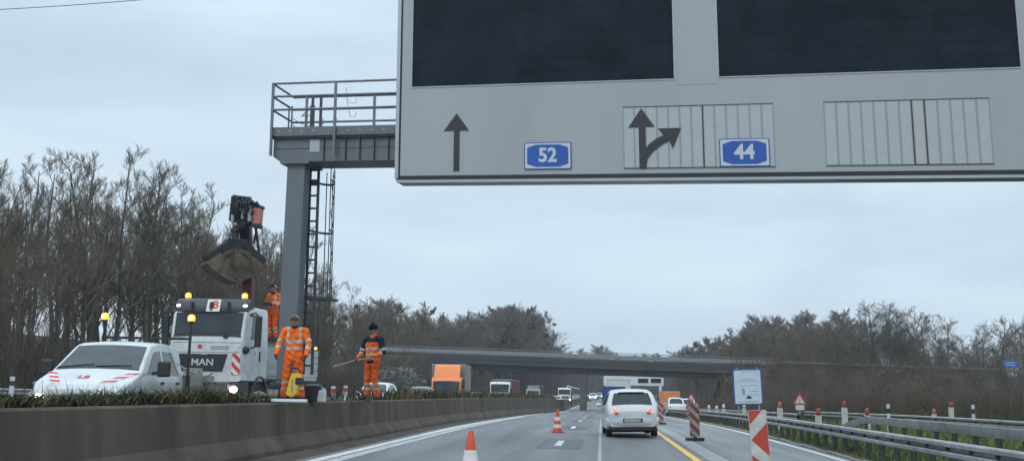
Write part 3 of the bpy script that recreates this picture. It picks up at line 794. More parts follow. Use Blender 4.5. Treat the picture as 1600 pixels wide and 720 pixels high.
# ------------------------------------------------------------------ trees in winter
M_BARK = [mat("bark_grey", (.11, .10, .082), .95, var=.3, scale=2.5, dirt=(.07, .082, .045), dscale=1.5, spec=.1),
          mat("bark_brown", (.09, .075, .058), .95, var=.3, scale=2.5, dirt=(.055, .06, .038), dscale=1.5, spec=.1)]
M_TWIG = [mat("twig_grey", (.155, .13, .102), .95, var=.3, scale=.6, spec=.05), mat("twig_brown", (.145, .112, .084), .95, var=.3, scale=.6, spec=.05),
          mat("twig_olive", (.125, .116, .082), .95, var=.3, scale=.6, spec=.05)]
class Twigs:
    """thin three-sided branches gathered into arrays"""
    def __init__(s): s.v = []; s.f = []; s.n = 0
    def seg(s, p0, p1, r0, r1):
        d = p1 - p0
        a = Vector((0, 0, 1)) if abs(d.z) < .8 * d.length else Vector((1, 0, 0))
        x = d.cross(a).normalized(); y = d.cross(x).normalized()
        for p, r in ((p0, r0), (p1, r1)):
            for c, q in ((1, 0), (-.5, .866), (-.5, -.866)):
                s.v.append(tuple(p + (x * c + y * q) * r))
        o = s.n
        s.f += [(o, o + 1, o + 4, o + 3), (o + 1, o + 2, o + 5, o + 4), (o + 2, o, o + 3, o + 5)]
        s.n += 6
def rdir(d, ang):
    a = Vector((random.gauss(0, 1), random.gauss(0, 1), random.gauss(0, 1)))
    x = (a - d * a.dot(d)).normalized()
    return (d * math.cos(ang) + x * math.sin(ang)).normalized()
def make_tree(seed, limbs, spread, start, twig_r, dens=1.0, up=.12, multi=1):
    """unit tree, 10 m high -> (trunk verts/faces, crown verts/faces)"""
    random.seed(seed); T, C = Twigs(), Twigs(); H = 10.0
    for stem in range(multi):
        p = Vector((random.gauss(0, .25) if multi > 1 else 0, random.gauss(0, .25) if multi > 1 else 0, -.25)); d = Vector((random.gauss(0, .05), random.gauss(0, .05), 1)).normalized()
        if multi > 1: d = rdir(Vector((0, 0, 1)), random.uniform(.08, .3))
        pts = [(p.copy(), .13 / (multi ** .4))]; n = 11; Hs = H * random.uniform(.85, 1) if stem else H
        for i in range(n):
            d = (d + Vector((random.gauss(0, .05), random.gauss(0, .05), .06))).normalized()
            p = p + d * (Hs / n) * .97; pts.append((p.copy(), .13 / (multi ** .4) * (1 - .93 * (i + 1) / n) + .008))
        for a, c in zip(pts[:-1], pts[1:]): T.seg(a[0], c[0], a[1], c[1])
        for k in range(int(limbs / multi)):
            t = start + (1 - start) * ((k + random.random()) / (limbs / multi)); f = t * n; i = min(int(f), n - 1); w = f - i
            q = pts[i][0].lerp(pts[i + 1][0], w); r = (pts[i][1] * (1 - w) + pts[i + 1][1] * w) * .55
            L = H * spread * (1.05 - .75 * (t - start) / (1 - start)) * random.uniform(.7, 1.15)
            dd = rdir(d, random.uniform(.45, .95)); dd.z = abs(dd.z)
            grow(C, q, dd, L, max(r, .018), 1, twig_r, dens, up)
    return (np.array(T.v), np.array(T.f)), (np.array(C.v), np.array(C.f))
def grow(C, p, d, L, r, lev, tr, dens, up):
    n = 4 if lev == 1 else (3 if lev == 2 else 2)
    pts = [(p.copy(), r)]
    for i in range(n):
        d = (d + Vector((random.gauss(0, .085), random.gauss(0, .085), random.gauss(up * .8, .06)))).normalized()
        p = p + d * L / n; pts.append((p.copy(), max(tr * .7, r * (1 - .85 * (i + 1) / n))))
    for a, c in zip(pts[:-1], pts[1:]): C.seg(a[0], c[0], a[1], c[1])
    if lev >= LEVMAX: return
    m = {1: 6, 2: 6, 3: 4}[lev]; m = max(2, int(m * dens + random.random()))
    for k in range(m):
        t = .2 + .8 * (k + random.random()) / m; f = t * n; i = min(int(f), n - 1); q = pts[i][0].lerp(pts[i + 1][0], f - i)
        dd = rdir(d, random.uniform(.35, .75))
        if random.random() < .7: dd.z = abs(dd.z) * .8 + .1; dd.normalize()
        grow(C, q, dd, L * random.uniform(.38, .6), max(tr, r * .5), lev + 1, tr, dens, up)
SPEC = [  # seed, limbs, spread, start, twig radius, density, upward pull, stems
    (1, 14, .24, .28, .0062, 1.0, .17, 1), (2, 16, .27, .2, .0062, 1.0, .14, 1), (3, 12, .24, .36, .0064, 1.0, .17, 1),
    (4, 17, .34, .25, .0085, 1.05, .06, 1), (5, 18, .27, .12, .008, .95, .14, 3), (6, 17, .32, .16, .0088, 1.05, .08, 2)]
TREE_ME = []; LEVMAX = 4
def tree_mesh(nm, dat, m):
    o = fast_mesh(nm, dat[0], dat[1], m, smooth=True); me = o.data; bpy.data.objects.remove(o); return me
for i, s in enumerate(SPEC):
    t, c = make_tree(*s); TREE_ME.append((tree_mesh("trunk", t, M_BARK[i % 2]), tree_mesh("crown", c, M_TWIG[i % 3])))
LEVMAX = 3
FAR_ARR = [make_tree(51, 22, .30, .18, .017, 1.9, .07, 1), make_tree(52, 22, .33, .2, .017, 1.9, .05, 1), make_tree(53, 22, .30, .14, .017, 1.8, .07, 2)]
LEVMAX = 4
FAR_V, FAR_F, FAR_N = [], [], [0]
def far_tree(x, y, h, wide):
    """one more tree of the far-off wood, which is a single object"""
    (tv, tf), (cv, cf) = random.choice(FAR_ARR); a = random.uniform(0, 6.28); c, s = math.cos(a), math.sin(a); q = h / 10
    for v, f in ((tv, tf), (cv, cf)):
        w = np.stack([(v[:, 0] * c - v[:, 1] * s) * q * wide + x, (v[:, 0] * s + v[:, 1] * c) * q * wide + y, v[:, 2] * q + terrain(x, y)], 1)
        FAR_V.append(w); FAR_F.append(f + FAR_N[0]); FAR_N[0] += len(w)
random.seed(31)
def tree(k, x, y, h, label, group=None, wide=1.0, name="bare_tree", z=None, lean=0.0):
    z = terrain(x, y) if z is None else z
    t = thing(name, label, "tree", (x, y, z - .05), random.uniform(0, 6.28), group)
    t.rotation_euler = (lean, random.gauss(0, .02), t.rotation_euler.z)
    sx = h / 10.0 * wide; t.scale = (sx, sx, h / 10.0)
    for nm, me in zip(("trunk", "crown"), TREE_ME[k]):
        o = bpy.data.objects.new(nm, me); COL.objects.link(o); o.parent = t
    return t
M_MIST = mat("mistletoe_green", (.03, .035, .018), .9, var=.3, scale=4, spec=.1)
_t = Twigs(); random.seed(5)
for k in range(420):
    d = Vector((random.gauss(0, 1), random.gauss(0, 1), random.gauss(0, 1))).normalized(); a = d * random.uniform(0, .5); _t.seg(a, a + rdir(d, .5) * random.uniform(.3, .5), .022, .014)
MIST_ME = tree_mesh("mistletoe", (np.array(_t.v), np.array(_t.f)), M_MIST)
def mistletoe(t, n):
    for k in range(n):
        a = random.uniform(0, 6.28); r = random.uniform(.4, 1.9); h = random.uniform(5.8, 9.2)
        o = bpy.data.objects.new("mistletoe", MIST_ME); COL.objects.link(o); o.parent = t
        o.location = (r * math.cos(a), r * math.sin(a), h); s = random.uniform(.28, .5); o.scale = (s, s, s)
        o.rotation_euler = (random.random() * 6, random.random() * 6, 0)
def sil(pts):
    p = np.array(pts, float); return lambda x: float(np.interp(x, p[:, 0], p[:, 1]))
SIL_L = sil([(-200, 240), (0, 234), (60, 246), (125, 212), (155, 225), (190, 232), (240, 262), (280, 287), (310, 318), (340, 345), (380, 352), (430, 352), (470, 392), (500, 402), (530, 425), (560, 465), (620, 490)])
SIL_F = sil([(400, 470), (500, 474), (560, 465), (640, 470), (690, 497), (730, 492), (790, 479), (832, 488), (856, 530), (872, 552), (950, 566), (1060, 562), (1200, 520)])
SIL_R = sil([(1040, 566), (1060, 558), (1110, 526), (1160, 507), (1240, 491), (1310, 492), (1380, 465), (1430, 480), (1480, 502), (1510, 524), (1550, 500), (1600, 496), (1800, 490)])
def fit_h(x, y, s, lo=.8, hi=1.0):
    px, _ = proj((x, y, 5)); z = terrain(x, y)
    # height that reaches the skyline seen above this spot
    d = ray(px, s(px)); top = EYE + d.z * math.hypot(x, y) / math.hypot(d.x, d.y)
    return max(3.5, min(27, (top - z) * random.uniform(lo, hi))), px
placed = []
def clear(x, y, r):
    for a, c in placed:
        if (a - x) ** 2 + (c - y) ** 2 < r * r: return False
    placed.append((x, y)); return True
LAB_L = ["slender bare grey tree in the wood behind the white truck", "bare brown tree in the dense wood left of the gantry column", "upright leafless tree of the roadside wood at left"]
# left wood, nearest edge first
for row, (x0, x1, n) in enumerate(((-27.5, -30.5, 40), (-31, -36, 38), (-36, -44, 30), (-44, -58, 16))):
    for i in range(n):
        for tr in range(6):
            y = 37 + (i + random.random()) / n * 92; x = random.uniform(x1, x0)
            if clear(x, y, 1.5): break
        h, px = fit_h(x, y, SIL_L, .72 if row else .78, 1.0)
        if px < -120 or px > 600: continue
        if px > 500 and random.random() < .5: continue
        tree(random.choice((0, 0, 1, 2, 2, 4)), x, y, h, LAB_L[min(2, row) if row < 2 else 2], "trees of the left roadside wood", random.uniform(.85, 1.2))
t = tree(3, -27.0, 103, 11.0, "thin lone bare tree leaning right beside the gantry ladder", None, .8, lean=0.0); t.rotation_euler = (0, R(13), 1.2)
tree(0, -26.2, 92, 8.5, "small bare sapling just right of the gantry ladder foot", None, .8)
# far wood left of and behind the bridge
NF_ = 0
for i in range(210):
    y = random.uniform(163, 350); u = -25.5 - abs(random.gauss(0, 1)) * 22 - random.random() * 3
    if y > 230: u = -24 - abs(random.gauss(0, 1)) * 16
    x = u + shift(y)
    if not clear(x, y, 2.5): continue
    h, px = fit_h(x, y, SIL_F, .78, 1.02)
    if px < 440 or px > 950: continue
    m = px > 540 and y < 300 and random.random() < .25
    if not m and y > 205:
        far_tree(x, y, h, random.uniform(.95, 1.35)); continue
    t = tree(random.choice((1, 3, 5, 3)), x, y, h, "bare tree with dark mistletoe balls in the far wood beyond the bridge" if m else "plain bare tree of the hazy far wood beyond the bridge", "far wood trees with mistletoe" if m else "far wood trees", random.uniform(.95, 1.35))
    if m: mistletoe(t, random.randint(2, 5))
x = at_y(815, 560, 262).x
t = tree(3, x, 262, fit_h(x, 262, SIL_F, 1, 1)[0], "wide bare tree crowded with mistletoe balls at right end of the far wood", None, 1.5); mistletoe(t, 13)
for px_, yq in ((760, 300), (835, 305), (700, 250)):
    x = at_y(px_, 560, yq).x; t = tree(5, x, yq, fit_h(x, yq, SIL_F, .95, 1)[0], "bare tree with dark mistletoe balls in the far wood beyond the bridge", "far wood trees with mistletoe", 1.4); mistletoe(t, 5)
# trees that close the view down the road
for i in range(60):
    y = random.uniform(400, 520); px_ = random.uniform(850, 1120); x = at_y(px_, 590, y).x
    if not clear(x, y, 4): continue
    far_tree(x, y, random.uniform(15, 19.5) * y / 460, random.uniform(1.2, 1.7))
# right-hand wood
for i in range(90):
    y = random.uniform(200, 340); x = 17 + shift(y) + random.random() ** 1.3 * 45
    if not clear(x, y, 2.2): continue
    h, px = fit_h(x, y, SIL_R, .78, 1.03)
    if 1035 < px < 1330: far_tree(x, y, h, random.uniform(1.0, 1.4))
LAB_R = ["bare brown tree on the bank right of the bridge", "leafless grey tree in the right-hand wood behind the bank road", "bushy bare tree at the foot of the right bank"]
for row, (y0, y1, x0, x1, n) in enumerate(((158, 176, 22, 84, 60), (176, 210, 24, 100, 44), (104, 136, 26, 70, 22))):
    for i in range(n):
        x = x0 + (i + random.random()) / n * (x1 - x0); y = random.uniform(y0, y1) + (max(0, (x - 30)) * .1 if row == 2 else 0)
        if not clear(x, y, 1.7): continue
        h, px = fit_h(x, y, SIL_R, .74, 1.02)
        if px > 1720 or px < 1050: continue
        if row == 2:
            h = random.uniform(4.0, 7.0)
        tree(random.choice((1, 3, 5, 4)), x, y, h, LAB_R[(0, 1, 2)[row]], "trees of the right-hand wood", random.uniform(.95, 1.4))
for px_ in (1368, 1392, 1412):
    y = 163; x = at_y(px_, 560, y).x
    tree(random.choice((1, 3)), x, y, fit_h(x, y, SIL_R, .97, 1.03)[0], "tall bare tree forming the highest crown of the right-hand wood", "tall trees of the right-hand wood", 1.15)

tag(fast_mesh("far_wood", np.concatenate(FAR_V), np.concatenate(FAR_F), M_TWIG[1]), kind="stuff")

# ------------------------------------------------------------------ undergrowth
def brush(name, pts, h, stems, r, m, spread=.5, seed=3):
    """leafless scrub: bundles of thin stems with side twigs"""
    g = np.random.default_rng(seed); n = len(pts)
    base = np.repeat(pts, stems, 0); k = len(base)
    hh = np.repeat(g.uniform(h[0], h[1], n), stems) * g.uniform(.5, 1, k)
    base = base + np.stack([g.normal(0, .25, k), g.normal(0, .25, k), -.05 * np.ones(k)], 1)
    tip = base + np.stack([g.normal(0, spread, k) * hh * .5, g.normal(0, spread, k) * hh * .5, hh], 1)
    segs = [(base, tip, np.full(k, r), np.full(k, r * .45))]
    for q in range(5):
        t = g.uniform(.3, .95, k)[:, None]; p0 = base * (1 - t) + tip * t
        p1 = p0 + np.stack([g.normal(0, .28, k) * hh * .5, g.normal(0, .28, k) * hh * .5, g.uniform(.05, .3, k) * hh], 1)
        segs.append((p0, p1, np.full(k, r * .6), np.full(k, r * .35)))
    A = np.concatenate([s[0] for s in segs]); B_ = np.concatenate([s[1] for s in segs]); r0 = np.concatenate([s[2] for s in segs]); r1 = np.concatenate([s[3] for s in segs])
    a = g.uniform(0, 2 * PI, len(A)); V = np.zeros((len(A), 6, 3))
    for c in range(3):
        u = np.stack([np.cos(a + c * 2.094), np.sin(a + c * 2.094), np.zeros(len(A))], 1)
        V[:, c] = A + u * r0[:, None]; V[:, 3 + c] = B_ + u * r1[:, None]
    o = (np.arange(len(A)) * 6)[:, None]
    Fq = np.concatenate([o + np.array([[c, (c + 1) % 3, 3 + (c + 1) % 3, 3 + c]]) for c in range(3)], 0)
    return tag(fast_mesh(name, V.reshape(-1, 3), Fq, m), kind="stuff")
M_BRUSH = mat("brush_brown", (.115, .088, .066), .95, var=.35, scale=.35, spec=.05)
M_BRUSH2 = mat("brush_olive", (.085, .08, .052), .95, var=.35, scale=.4, spec=.05)
def scatter(n, fn):
    o = []
    while len(o) < n:
        p = fn()
        if p is not None: o.append((p[0], p[1], terrain(p[0], p[1])))
    return np.array(o)
random.seed(77)
brush("undergrowth", scatter(1500, lambda: (-26.5 - random.random() ** 1.3 * 24, 36 + random.random() * 100)), (1.5, 4.2), 5, .022, M_BRUSH, .35, 1)
brush("undergrowth", scatter(700, lambda: (-25.0 - random.random() * 9, 36 + random.random() * 110)), (.8, 2.2), 7, .018, M_BRUSH2, .6, 2)
def bank_r():
    x, y = random.uniform(14.5, 95), random.uniform(75, 148)
    return (x, y) if x > 14.5 + max(0, (110 - y)) * .12 else None
brush("undergrowth", scatter(4600, bank_r), (1.0, 3.0), 7, .026, M_BRUSH, .5, 3)
brush("undergrowth", scatter(1400, lambda: (random.uniform(15, 60), random.uniform(52, 110))), (.6, 1.7), 7, .022, M_BRUSH2, .6, 4)
brush("undergrowth", scatter(1800, lambda: (random.uniform(19, 110), random.uniform(156, 200))), (1.5, 3.5), 7, .035, M_BRUSH, .4, 8)
brush("undergrowth", scatter(900, lambda: (-25.5 - random.random() * 60, random.uniform(100, 146))), (.6, 1.8), 6, .026, M_BRUSH2, .6, 5)
def far_l():
    y = random.uniform(158, 360); return (-24.5 - random.random() ** 1.4 * 50 + shift(y), y)
brush("undergrowth", scatter(1500, far_l), (2, 5.5), 6, .05, M_BRUSH, .4, 6)
def far_c():
    y = random.uniform(380, 470); px_ = random.uniform(830, 1150); return (at_y(px_, 590, y).x, y)
brush("undergrowth", scatter(900, far_c), (4, 9), 6, .09, M_BRUSH, .4, 7)

# ------------------------------------------------------------------ vehicles (front at -Y, origin on the ground at the front)
def lerp_fn(pts):
    p = np.array(pts, float); return lambda t: float(np.interp(t, p[:, 0], p[:, 1]))
class Loft:
    """a body lofted from cross-sections along Y"""
    def __init__(s, ys, zb, zt, hw, r=.08, crown=.02, rows=7):
        s.ys = ys; s.zb = zb; s.zt = zt; s.hw = hw; s.r = r; s.crown = crown; s.rows = rows
    def section(s, y):
        zb, zt = s.zb(y), s.zt(y); r = min(s.r, (zt - zb) * .4); o = [(0, zb), (s.hw(y, zb) * .94, zb)]
        for k in range(s.rows + 1):
            z = zb + .04 + (zt - r - zb - .04) * k / s.rows; o.append((s.hw(y, z), z))
        h = s.hw(y, zt - r)
        for k in range(1, 5):
            t = PI / 2 * k / 4; o.append((h - r + r * math.cos(t), zt - r + r * math.sin(t)))
        o.append(((h - r) * .5, zt + s.crown * .8)); o.append((0, zt + s.crown))
        return o
    def mesh(s):
        b = MB(); rows = []
        for y in s.ys:
            h = s.section(y); full = h + [(-x, z) for x, z in h[-2:0:-1]]
            rows.append([(x, y, z) for x, z in full])
        b.grid(rows, closed=True); k = len(rows[0]); n = len(rows)
        b.f += [tuple(range(k)), tuple((n - 1) * k + i for i in range(k))[::-1]]; b.mi += [0, 0]
        return b
    def top(s, x, y):
        zt = s.zt(y); h = max(.05, s.hw(y, zt - s.r) - s.r); return zt + s.crown * (1 - min(1, abs(x) / h) ** 2)
    def top_patch(s, y0, y1, x0, x1, off=.006, n=8, m=6, b=None):
        """x0, x1: functions of y (left and right edge)"""
        b = b or MB(); up, lo = [], []
        for i in range(n + 1):
            y = y0 + (y1 - y0) * i / n; e = 1e-3; sl = (s.zt(y + e) - s.zt(y - e)) / (2 * e); L = math.hypot(1, sl); ny, nz = -sl / L, 1 / L
            a, c = (x0(y) if callable(x0) else x0), (x1(y) if callable(x1) else x1)
            up.append([(a + (c - a) * j / m, y + ny * off, s.top(a + (c - a) * j / m, y) + nz * off) for j in range(m + 1)])
            lo.append([(a + (c - a) * j / m, y - ny * .004, s.top(a + (c - a) * j / m, y) - nz * .004) for j in range(m + 1)])
        b.grid(up); b.grid(lo)
        for k in (0, -1): b.grid([up[k], lo[k]])
        for k in (0, -1): b.grid([[r[k] for r in up], [r[k] for r in lo]])
        return b
    def side_patch(s, poly, side, off=.006, th=.012, b=None):
        b = b or MB(); b.prism(poly, lambda y, z, t: (side * (s.hw(y, z) + t), y, z), -th, off); return b
WHITE = mat("vehicle_white_paint", (.56, .585, .59), .32, var=.05, scale=3, dirt=(.40, .41, .40), dscale=1.8, coat=.4)
WHITE2 = mat("car_white_paint", (.58, .61, .62), .3, var=.03, scale=2, dirt=(.54, .56, .56), dscale=1.2, coat=.5)
GLASSD = mat("vehicle_glass", (.026, .034, .037), .08, var=.55, scale=1.3, spec=.42)
GLASSB = mat("rear_glass_tinted", (.012, .015, .017), .08, var=.2, scale=2, spec=.5)
PLAST = mat("black_plastic", (.018, .019, .021), .55, var=.2, scale=8)
PLASTG = mat("dark_grey_plastic", (.032, .04, .048), .5, var=.12, scale=6)
RUBBER = mat("tyre_rubber", (.016, .016, .017), .85, var=.25, scale=12, dirt=(.05, .048, .045), dscale=6)
STEELW = mat("wheel_rim_steel", (.22, .22, .22), .5, .5, var=.15, scale=8)
RED = mat("hazard_red", (.52, .045, .028), .5, var=.1, scale=6)
HWHITE = mat("hazard_white", (.66, .66, .63), .5, var=.06, scale=6)
LOGOR = mat("logo_red", (.55, .03, .03), .45, var=.05)
LOGOG = mat("logo_grey", (.12, .12, .13), .5, var=.05)
CHROME = mat("chrome_trim", (.55, .56, .57), .25, .9, var=.05)
LAMPW = mat("headlamp_lit", (.9, .85, .7), .2, emit=(1, .78, .45), estr=6.0, var=0)
LAMPC = mat("headlamp_lit_white", (.9, .9, .9), .2, emit=(1, .97, .9), estr=6.0, var=0)
LAMPO = mat("headlamp_clear", (.35, .38, .40), .12, var=.2, scale=10)
LAMPR = mat("tail_lamp_lit", (.6, .05, .03), .25, emit=(1, .16, .08), estr=.75, var=0)
LAMPRD = mat("tail_lamp_red", (.45, .03, .025), .25, var=.1)
AMBER = mat("amber_beacon_lit", (.9, .4, .03), .2, emit=(1, .34, .02), estr=1.5, var=0)
AMBERH = mat("amber_beacon_flash", (1, .7, .3), .2, emit=(1, .58, .15), estr=4.0, var=0)
PLATE = mat("number_plate_white", (.40, .40, .38), .5, var=.1)
DARKU = mat("underbody_dark", (.012, .012, .012), .9, var=.2)
def wheel(parent, x, y, r, w, rim=.6, side=1):
    b = MB(); b.lathe([(r * rim, -w / 2), (r * .93, -w / 2), (r, -w * .36), (r, w * .36), (r * .93, w / 2), (r * rim, w / 2)], (0, 0, 0), 'x', 26)
    ty = b.build("wheel", RUBBER, parent, smooth=35); ty.location = (x, y, r)
    b = MB(); b.lathe([(r * rim * .98, -w * .3), (r * rim * .98, w * .44), (r * rim * .8, w * .38), (r * rim * .45, w * .2), (r * .2, w * .24), (r * .18, w * .4), (.01, w * .42)], (0, 0, 0), 'x', 20)
    if side < 0: b.v = [(-p[0], p[1], p[2]) for p in b.v]
    b.build("rim", STEELW, ty, smooth=35)
    return ty
def beacon(parent, x, y, z, s=1.0, pole=None, lit=True):
    s *= .88
    if pole:
        b = MB(); b.tube([(x, y, pole), (x, y, z)], .018 * s, 8); b.tube([(x, y, pole), (x, y, pole + .1)], .03 * s, 8); b.build("beacon_pole", PLAST, parent, smooth=40)
    b = MB(); b.lathe([(.062 * s, 0), (.066 * s, .02 * s), (.06 * s, .04 * s)], (x, y, z), 'z', 16); base = b.build("beacon", PLAST, parent, smooth=40)
    b = MB(); b.lathe([(.072 * s, .04 * s), (.078 * s, .06 * s), (.078 * s, .13 * s), (.06 * s, .17 * s), (.02 * s, .185 * s)], (x, y, z), 'z', 16); b.build("amber_lens", AMBER, base, smooth=40)
    b = MB(); b.ball((x, y - .075 * s, z + .095 * s), .035 * s, (1.3, .3, 1)); b.build("flash", AMBERH, base, smooth=True)
def stripes(fn, w, h, n, parent, name="hazard_panel", flip=False, th=.004, base=HWHITE):
    """red and white slanted bands on a w x h board laid out by fn(a, b, t)"""
    b = MB(); b.prism([(0, 0), (w, 0), (w, h), (0, h)], fn, 0, th); pl = b.build(name, base, parent)
    p = 2 * h / n if h > w else 2 * (h + w) / n * .5
    b = MB(); k = -6
    def clip(poly, ax, lim, keep_less):
        out = []
        for i in range(len(poly)):
            A, C = poly[i], poly[(i + 1) % len(poly)]
            ia = (A[ax] <= lim) if keep_less else (A[ax] >= lim); ic = (C[ax] <= lim) if keep_less else (C[ax] >= lim)
            if ia: out.append(A)
            if ia != ic:
                t = (lim - A[ax]) / (C[ax] - A[ax]); out.append((A[0] + t * (C[0] - A[0]), A[1] + t * (C[1] - A[1])))
        return out
    while k < 14:
        b0 = k * p
        poly = [(0, b0), (w, b0 + w), (w, b0 + w + p / 2), (0, b0 + p / 2)]
        poly = clip(clip(poly, 1, h - .004, True), 1, .004, False)
        if len(poly) > 2:
            if flip: poly = [(w - a, c) for a, c in poly][::-1]
            b.prism(poly, fn, th + .001, th + .003)
        k += 1
    if b.f: b.build("red_bands", RED, pl)
    return pl

# --- car seen from behind
def make_hatchback(name, label, paint, loc, rz, lit=True, plate=True, group=None, cat="car", low=False):
    t = thing(name, label, cat, loc, rz, group)
    L = 3.85; W = .83
    zt = lerp_fn([(0, .62), (.05, .70), (.9, .92), (1.0, .95), (1.75, 1.40), (2.1, 1.47), (2.7, 1.49), (3.28, 1.43), (3.38, 1.395), (3.70, .98), (3.78, .90), (3.84, .80), (3.85, .78)])
    zb = lerp_fn([(0, .3), (.3, .22), (3.4, .24), (3.85, .34)])
    def hw(y, z):
        w = W - max(0, z - .92) * .40 - max(0, .5 - z) * .12
        w -= .22 * max(0, (.5 - y) / .5) ** 2; w -= .13 * max(0, (y - 3.35) / .5) ** 2
        return w
    body = Loft([0, .02, .06, .15, .3, .5, .8, .95, 1.05, 1.3, 1.55, 1.75, 1.95, 2.2, 2.6, 3.0, 3.28, 3.38, 3.5, 3.6, 3.7, 3.78, 3.82, 3.845, 3.85], zb, zt, hw, .14, .03)
    body.mesh().build("body", paint, t, smooth=40)
    def gw(y): return hw(y, zt(y)) - .12
    rear = lambda s: (lambda y: s * (gw(y) - .0))
    body.top_patch(3.40, 3.685, rear(-1), rear(1), .006).build("rear_window", GLASSB, t, smooth=40)
    body.top_patch(1.06, 1.72, rear(-1), rear(1), .006).build("windscreen", GLASSD, t, smooth=40)
    for s in (-1, 1):
        body.side_patch([(1.25, .97), (1.78, 1.34), (2.2, 1.39), (2.2, .98)], s).build("side_window", GLASSB, t)
        body.side_patch([(2.26, .98), (2.26, 1.39), (2.85, 1.39), (3.15, 1.12), (3.1, 1.0)], s).build("side_window", GLASSB, t)
        b = MB(); b.ball((s * .93, 1.35, .98), .10, (1, .6, .75)); b.build("door_mirror", paint, t, smooth=True)
        wheel(t, s * .70, .75, .29, .18, .62, s); wheel(t, s * .70, 3.12, .29, .18, .62, s)
        # tall tail lamps that wrap the corner
        b = MB()
        P = [(.44, .80), (.50, .765), (.70, .755), (.735, .93), (.69, 1.0), (.62, .93), (.54, .87)]
        def fy_(x, z): return 3.715 + .14 * max(0, min(1, (1.0 - z) / .2)) - .16 * max(0, (x - .45) / .3) ** 2
        b.prism(P, lambda x, z, q: (s * x, fy_(x, z) + q, z), -.03, .05); b.build("tail_lamp", LAMPR if lit else LAMPRD, t, smooth=30)
        b = MB(); b.prism([(.45, .74), (.73, .73), (.73, .755), (.5, .765), (.45, .785)], lambda x, z, q: (s * x, fy_(x, z) + q, z), -.03, .045); b.build("tail_lamp_edge", PLASTG, t)
        b = MB(); b.prism([(.30, .66), (.42, .60), (.66, .60), (.70, .72), (.50, .72)], lambda x, z, q: (s * x, .06 + .2 * (x - .3) ** 2 + q, z), -.05, .02); b.build("headlamp", LAMPO, t)
    b = MB()                                             # bumper
    def bp(x): return 3.90 - .10 * (abs(x) / .8) ** 3
    rows = []
    for x in np.linspace(-.80, .80, 15):
        y = bp(x); rows.append([(x, y - .14, .36), (x, y - .03, .37), (x, y, .44), (x, y, .55), (x, y - .02, .60), (x, y - .14, .63)])
    b.grid(rows); b.build("bumper", paint, t, smooth=50)
    b = MB(); b.bbox(-.72, .72, 3.6, 3.84, .22, .37); b.build("lower_bumper", PLAST, t, bevel=.03)
    b = MB(); b.bbox(-.62, .62, .3, 3.6, .17, .26); b.build("underbody", DARKU, t)
    if plate:
        b = MB(); b.bbox(-.30, .30, 3.895, 3.905, .475, .60); b.build("plate_recess", PLASTG, t)
        b = MB(); b.bbox(-.26, .26, 3.906, 3.913, .485, .585); pl = b.build("number_plate", PLATE, t)
        b = MB(); b.bbox(-.26, -.235, 3.9131, 3.916, .485, .585); b.build("blue_band", M_BLUE, pl)
    b = MB(); b.ball((0, 3.82, .80), .05, (1, .25, 1)); b.build("badge", CHROME, t, smooth=True)
    b = MB(); b.bbox(-.40, .40, 3.33, 3.46, 1.40, 1.425); b.build("roof_spoiler", paint, t, bevel=.01)
    b = MB(); b.tube([(-.05, 3.69, 1.02), (.25, 3.60, 1.10), (.36, 3.57, 1.13)], .008, 5); b.build("rear_wiper", PLAST, t)
    return t
def road_pt(px, py, zf):
    """where the sight line through a pixel meets a road surface"""
    lo, hi = 5.0, 400.0
    for _ in range(50):
        m = (lo + hi) / 2; p = at_y(px, py, m)
        if p.z > zf(m): lo = m
        else: hi = m
    return at_y(px, py, (lo + hi) / 2)
def to_local(b, root):
    M = (Matrix.Translation(root.location) @ root.rotation_euler.to_matrix().to_4x4()).inverted()
    b.v = [tuple(M @ Vector(p)) for p in b.v]; return b

# --- white double-cab pickup
vp = at_y(114, 600, 16.9)
van = thing("pickup_van", "white double cab pickup with amber beacon poles and red logo on its bonnet", "van", (vp.x, 16.9, zo(17)), R(8))
van.location.x += .07; VW = .86
vzt = lerp_fn([(0, .90), (.04, .98), (.12, 1.02), (.85, 1.25), (.95, 1.29), (1.70, 1.76), (1.85, 1.82), (2.4, 1.865), (3.3, 1.85), (3.5, 1.80), (3.58, 1.72)])
vzb = lerp_fn([(0, .35), (.3, .28), (3.6, .3)])
def vhw(y, z): return VW - max(0, z - 1.12) * .22 - .13 * max(0, (.4 - y) / .4) ** 2 - max(0, .6 - z) * .08
vb_ = Loft([0, .02, .06, .12, .25, .45, .7, .85, .95, 1.1, 1.3, 1.5, 1.7, 1.78, 1.95, 2.3, 2.8, 3.3, 3.45, 3.55, 3.58], vzb, vzt, vhw, .07, .03)
vb_.mesh().build("cab", WHITE, van, smooth=40)
vg = lambda s, q=.07: (lambda y: s * (vhw(y, vzt(y)) - q))
vb_.top_patch(.985, 1.685, vg(-1), vg(1), .007).build("windscreen", GLASSD, van, smooth=40)
b = MB(); vb_.top_patch(.945, .985, vg(-1, .06), vg(1, .06), .009, 2, b=b); w_ = b.build("cowl", PLAST, van)
b = MB()
for x0, x1 in ((-.75, -.1), (-.05, .6)): b.tube([(x0, .99, vb_.top(x0, .99) + .02), (x1, 1.04, vb_.top(x1, 1.04) + .03)], .010, 5)
b.build("wiper", PLAST, van)
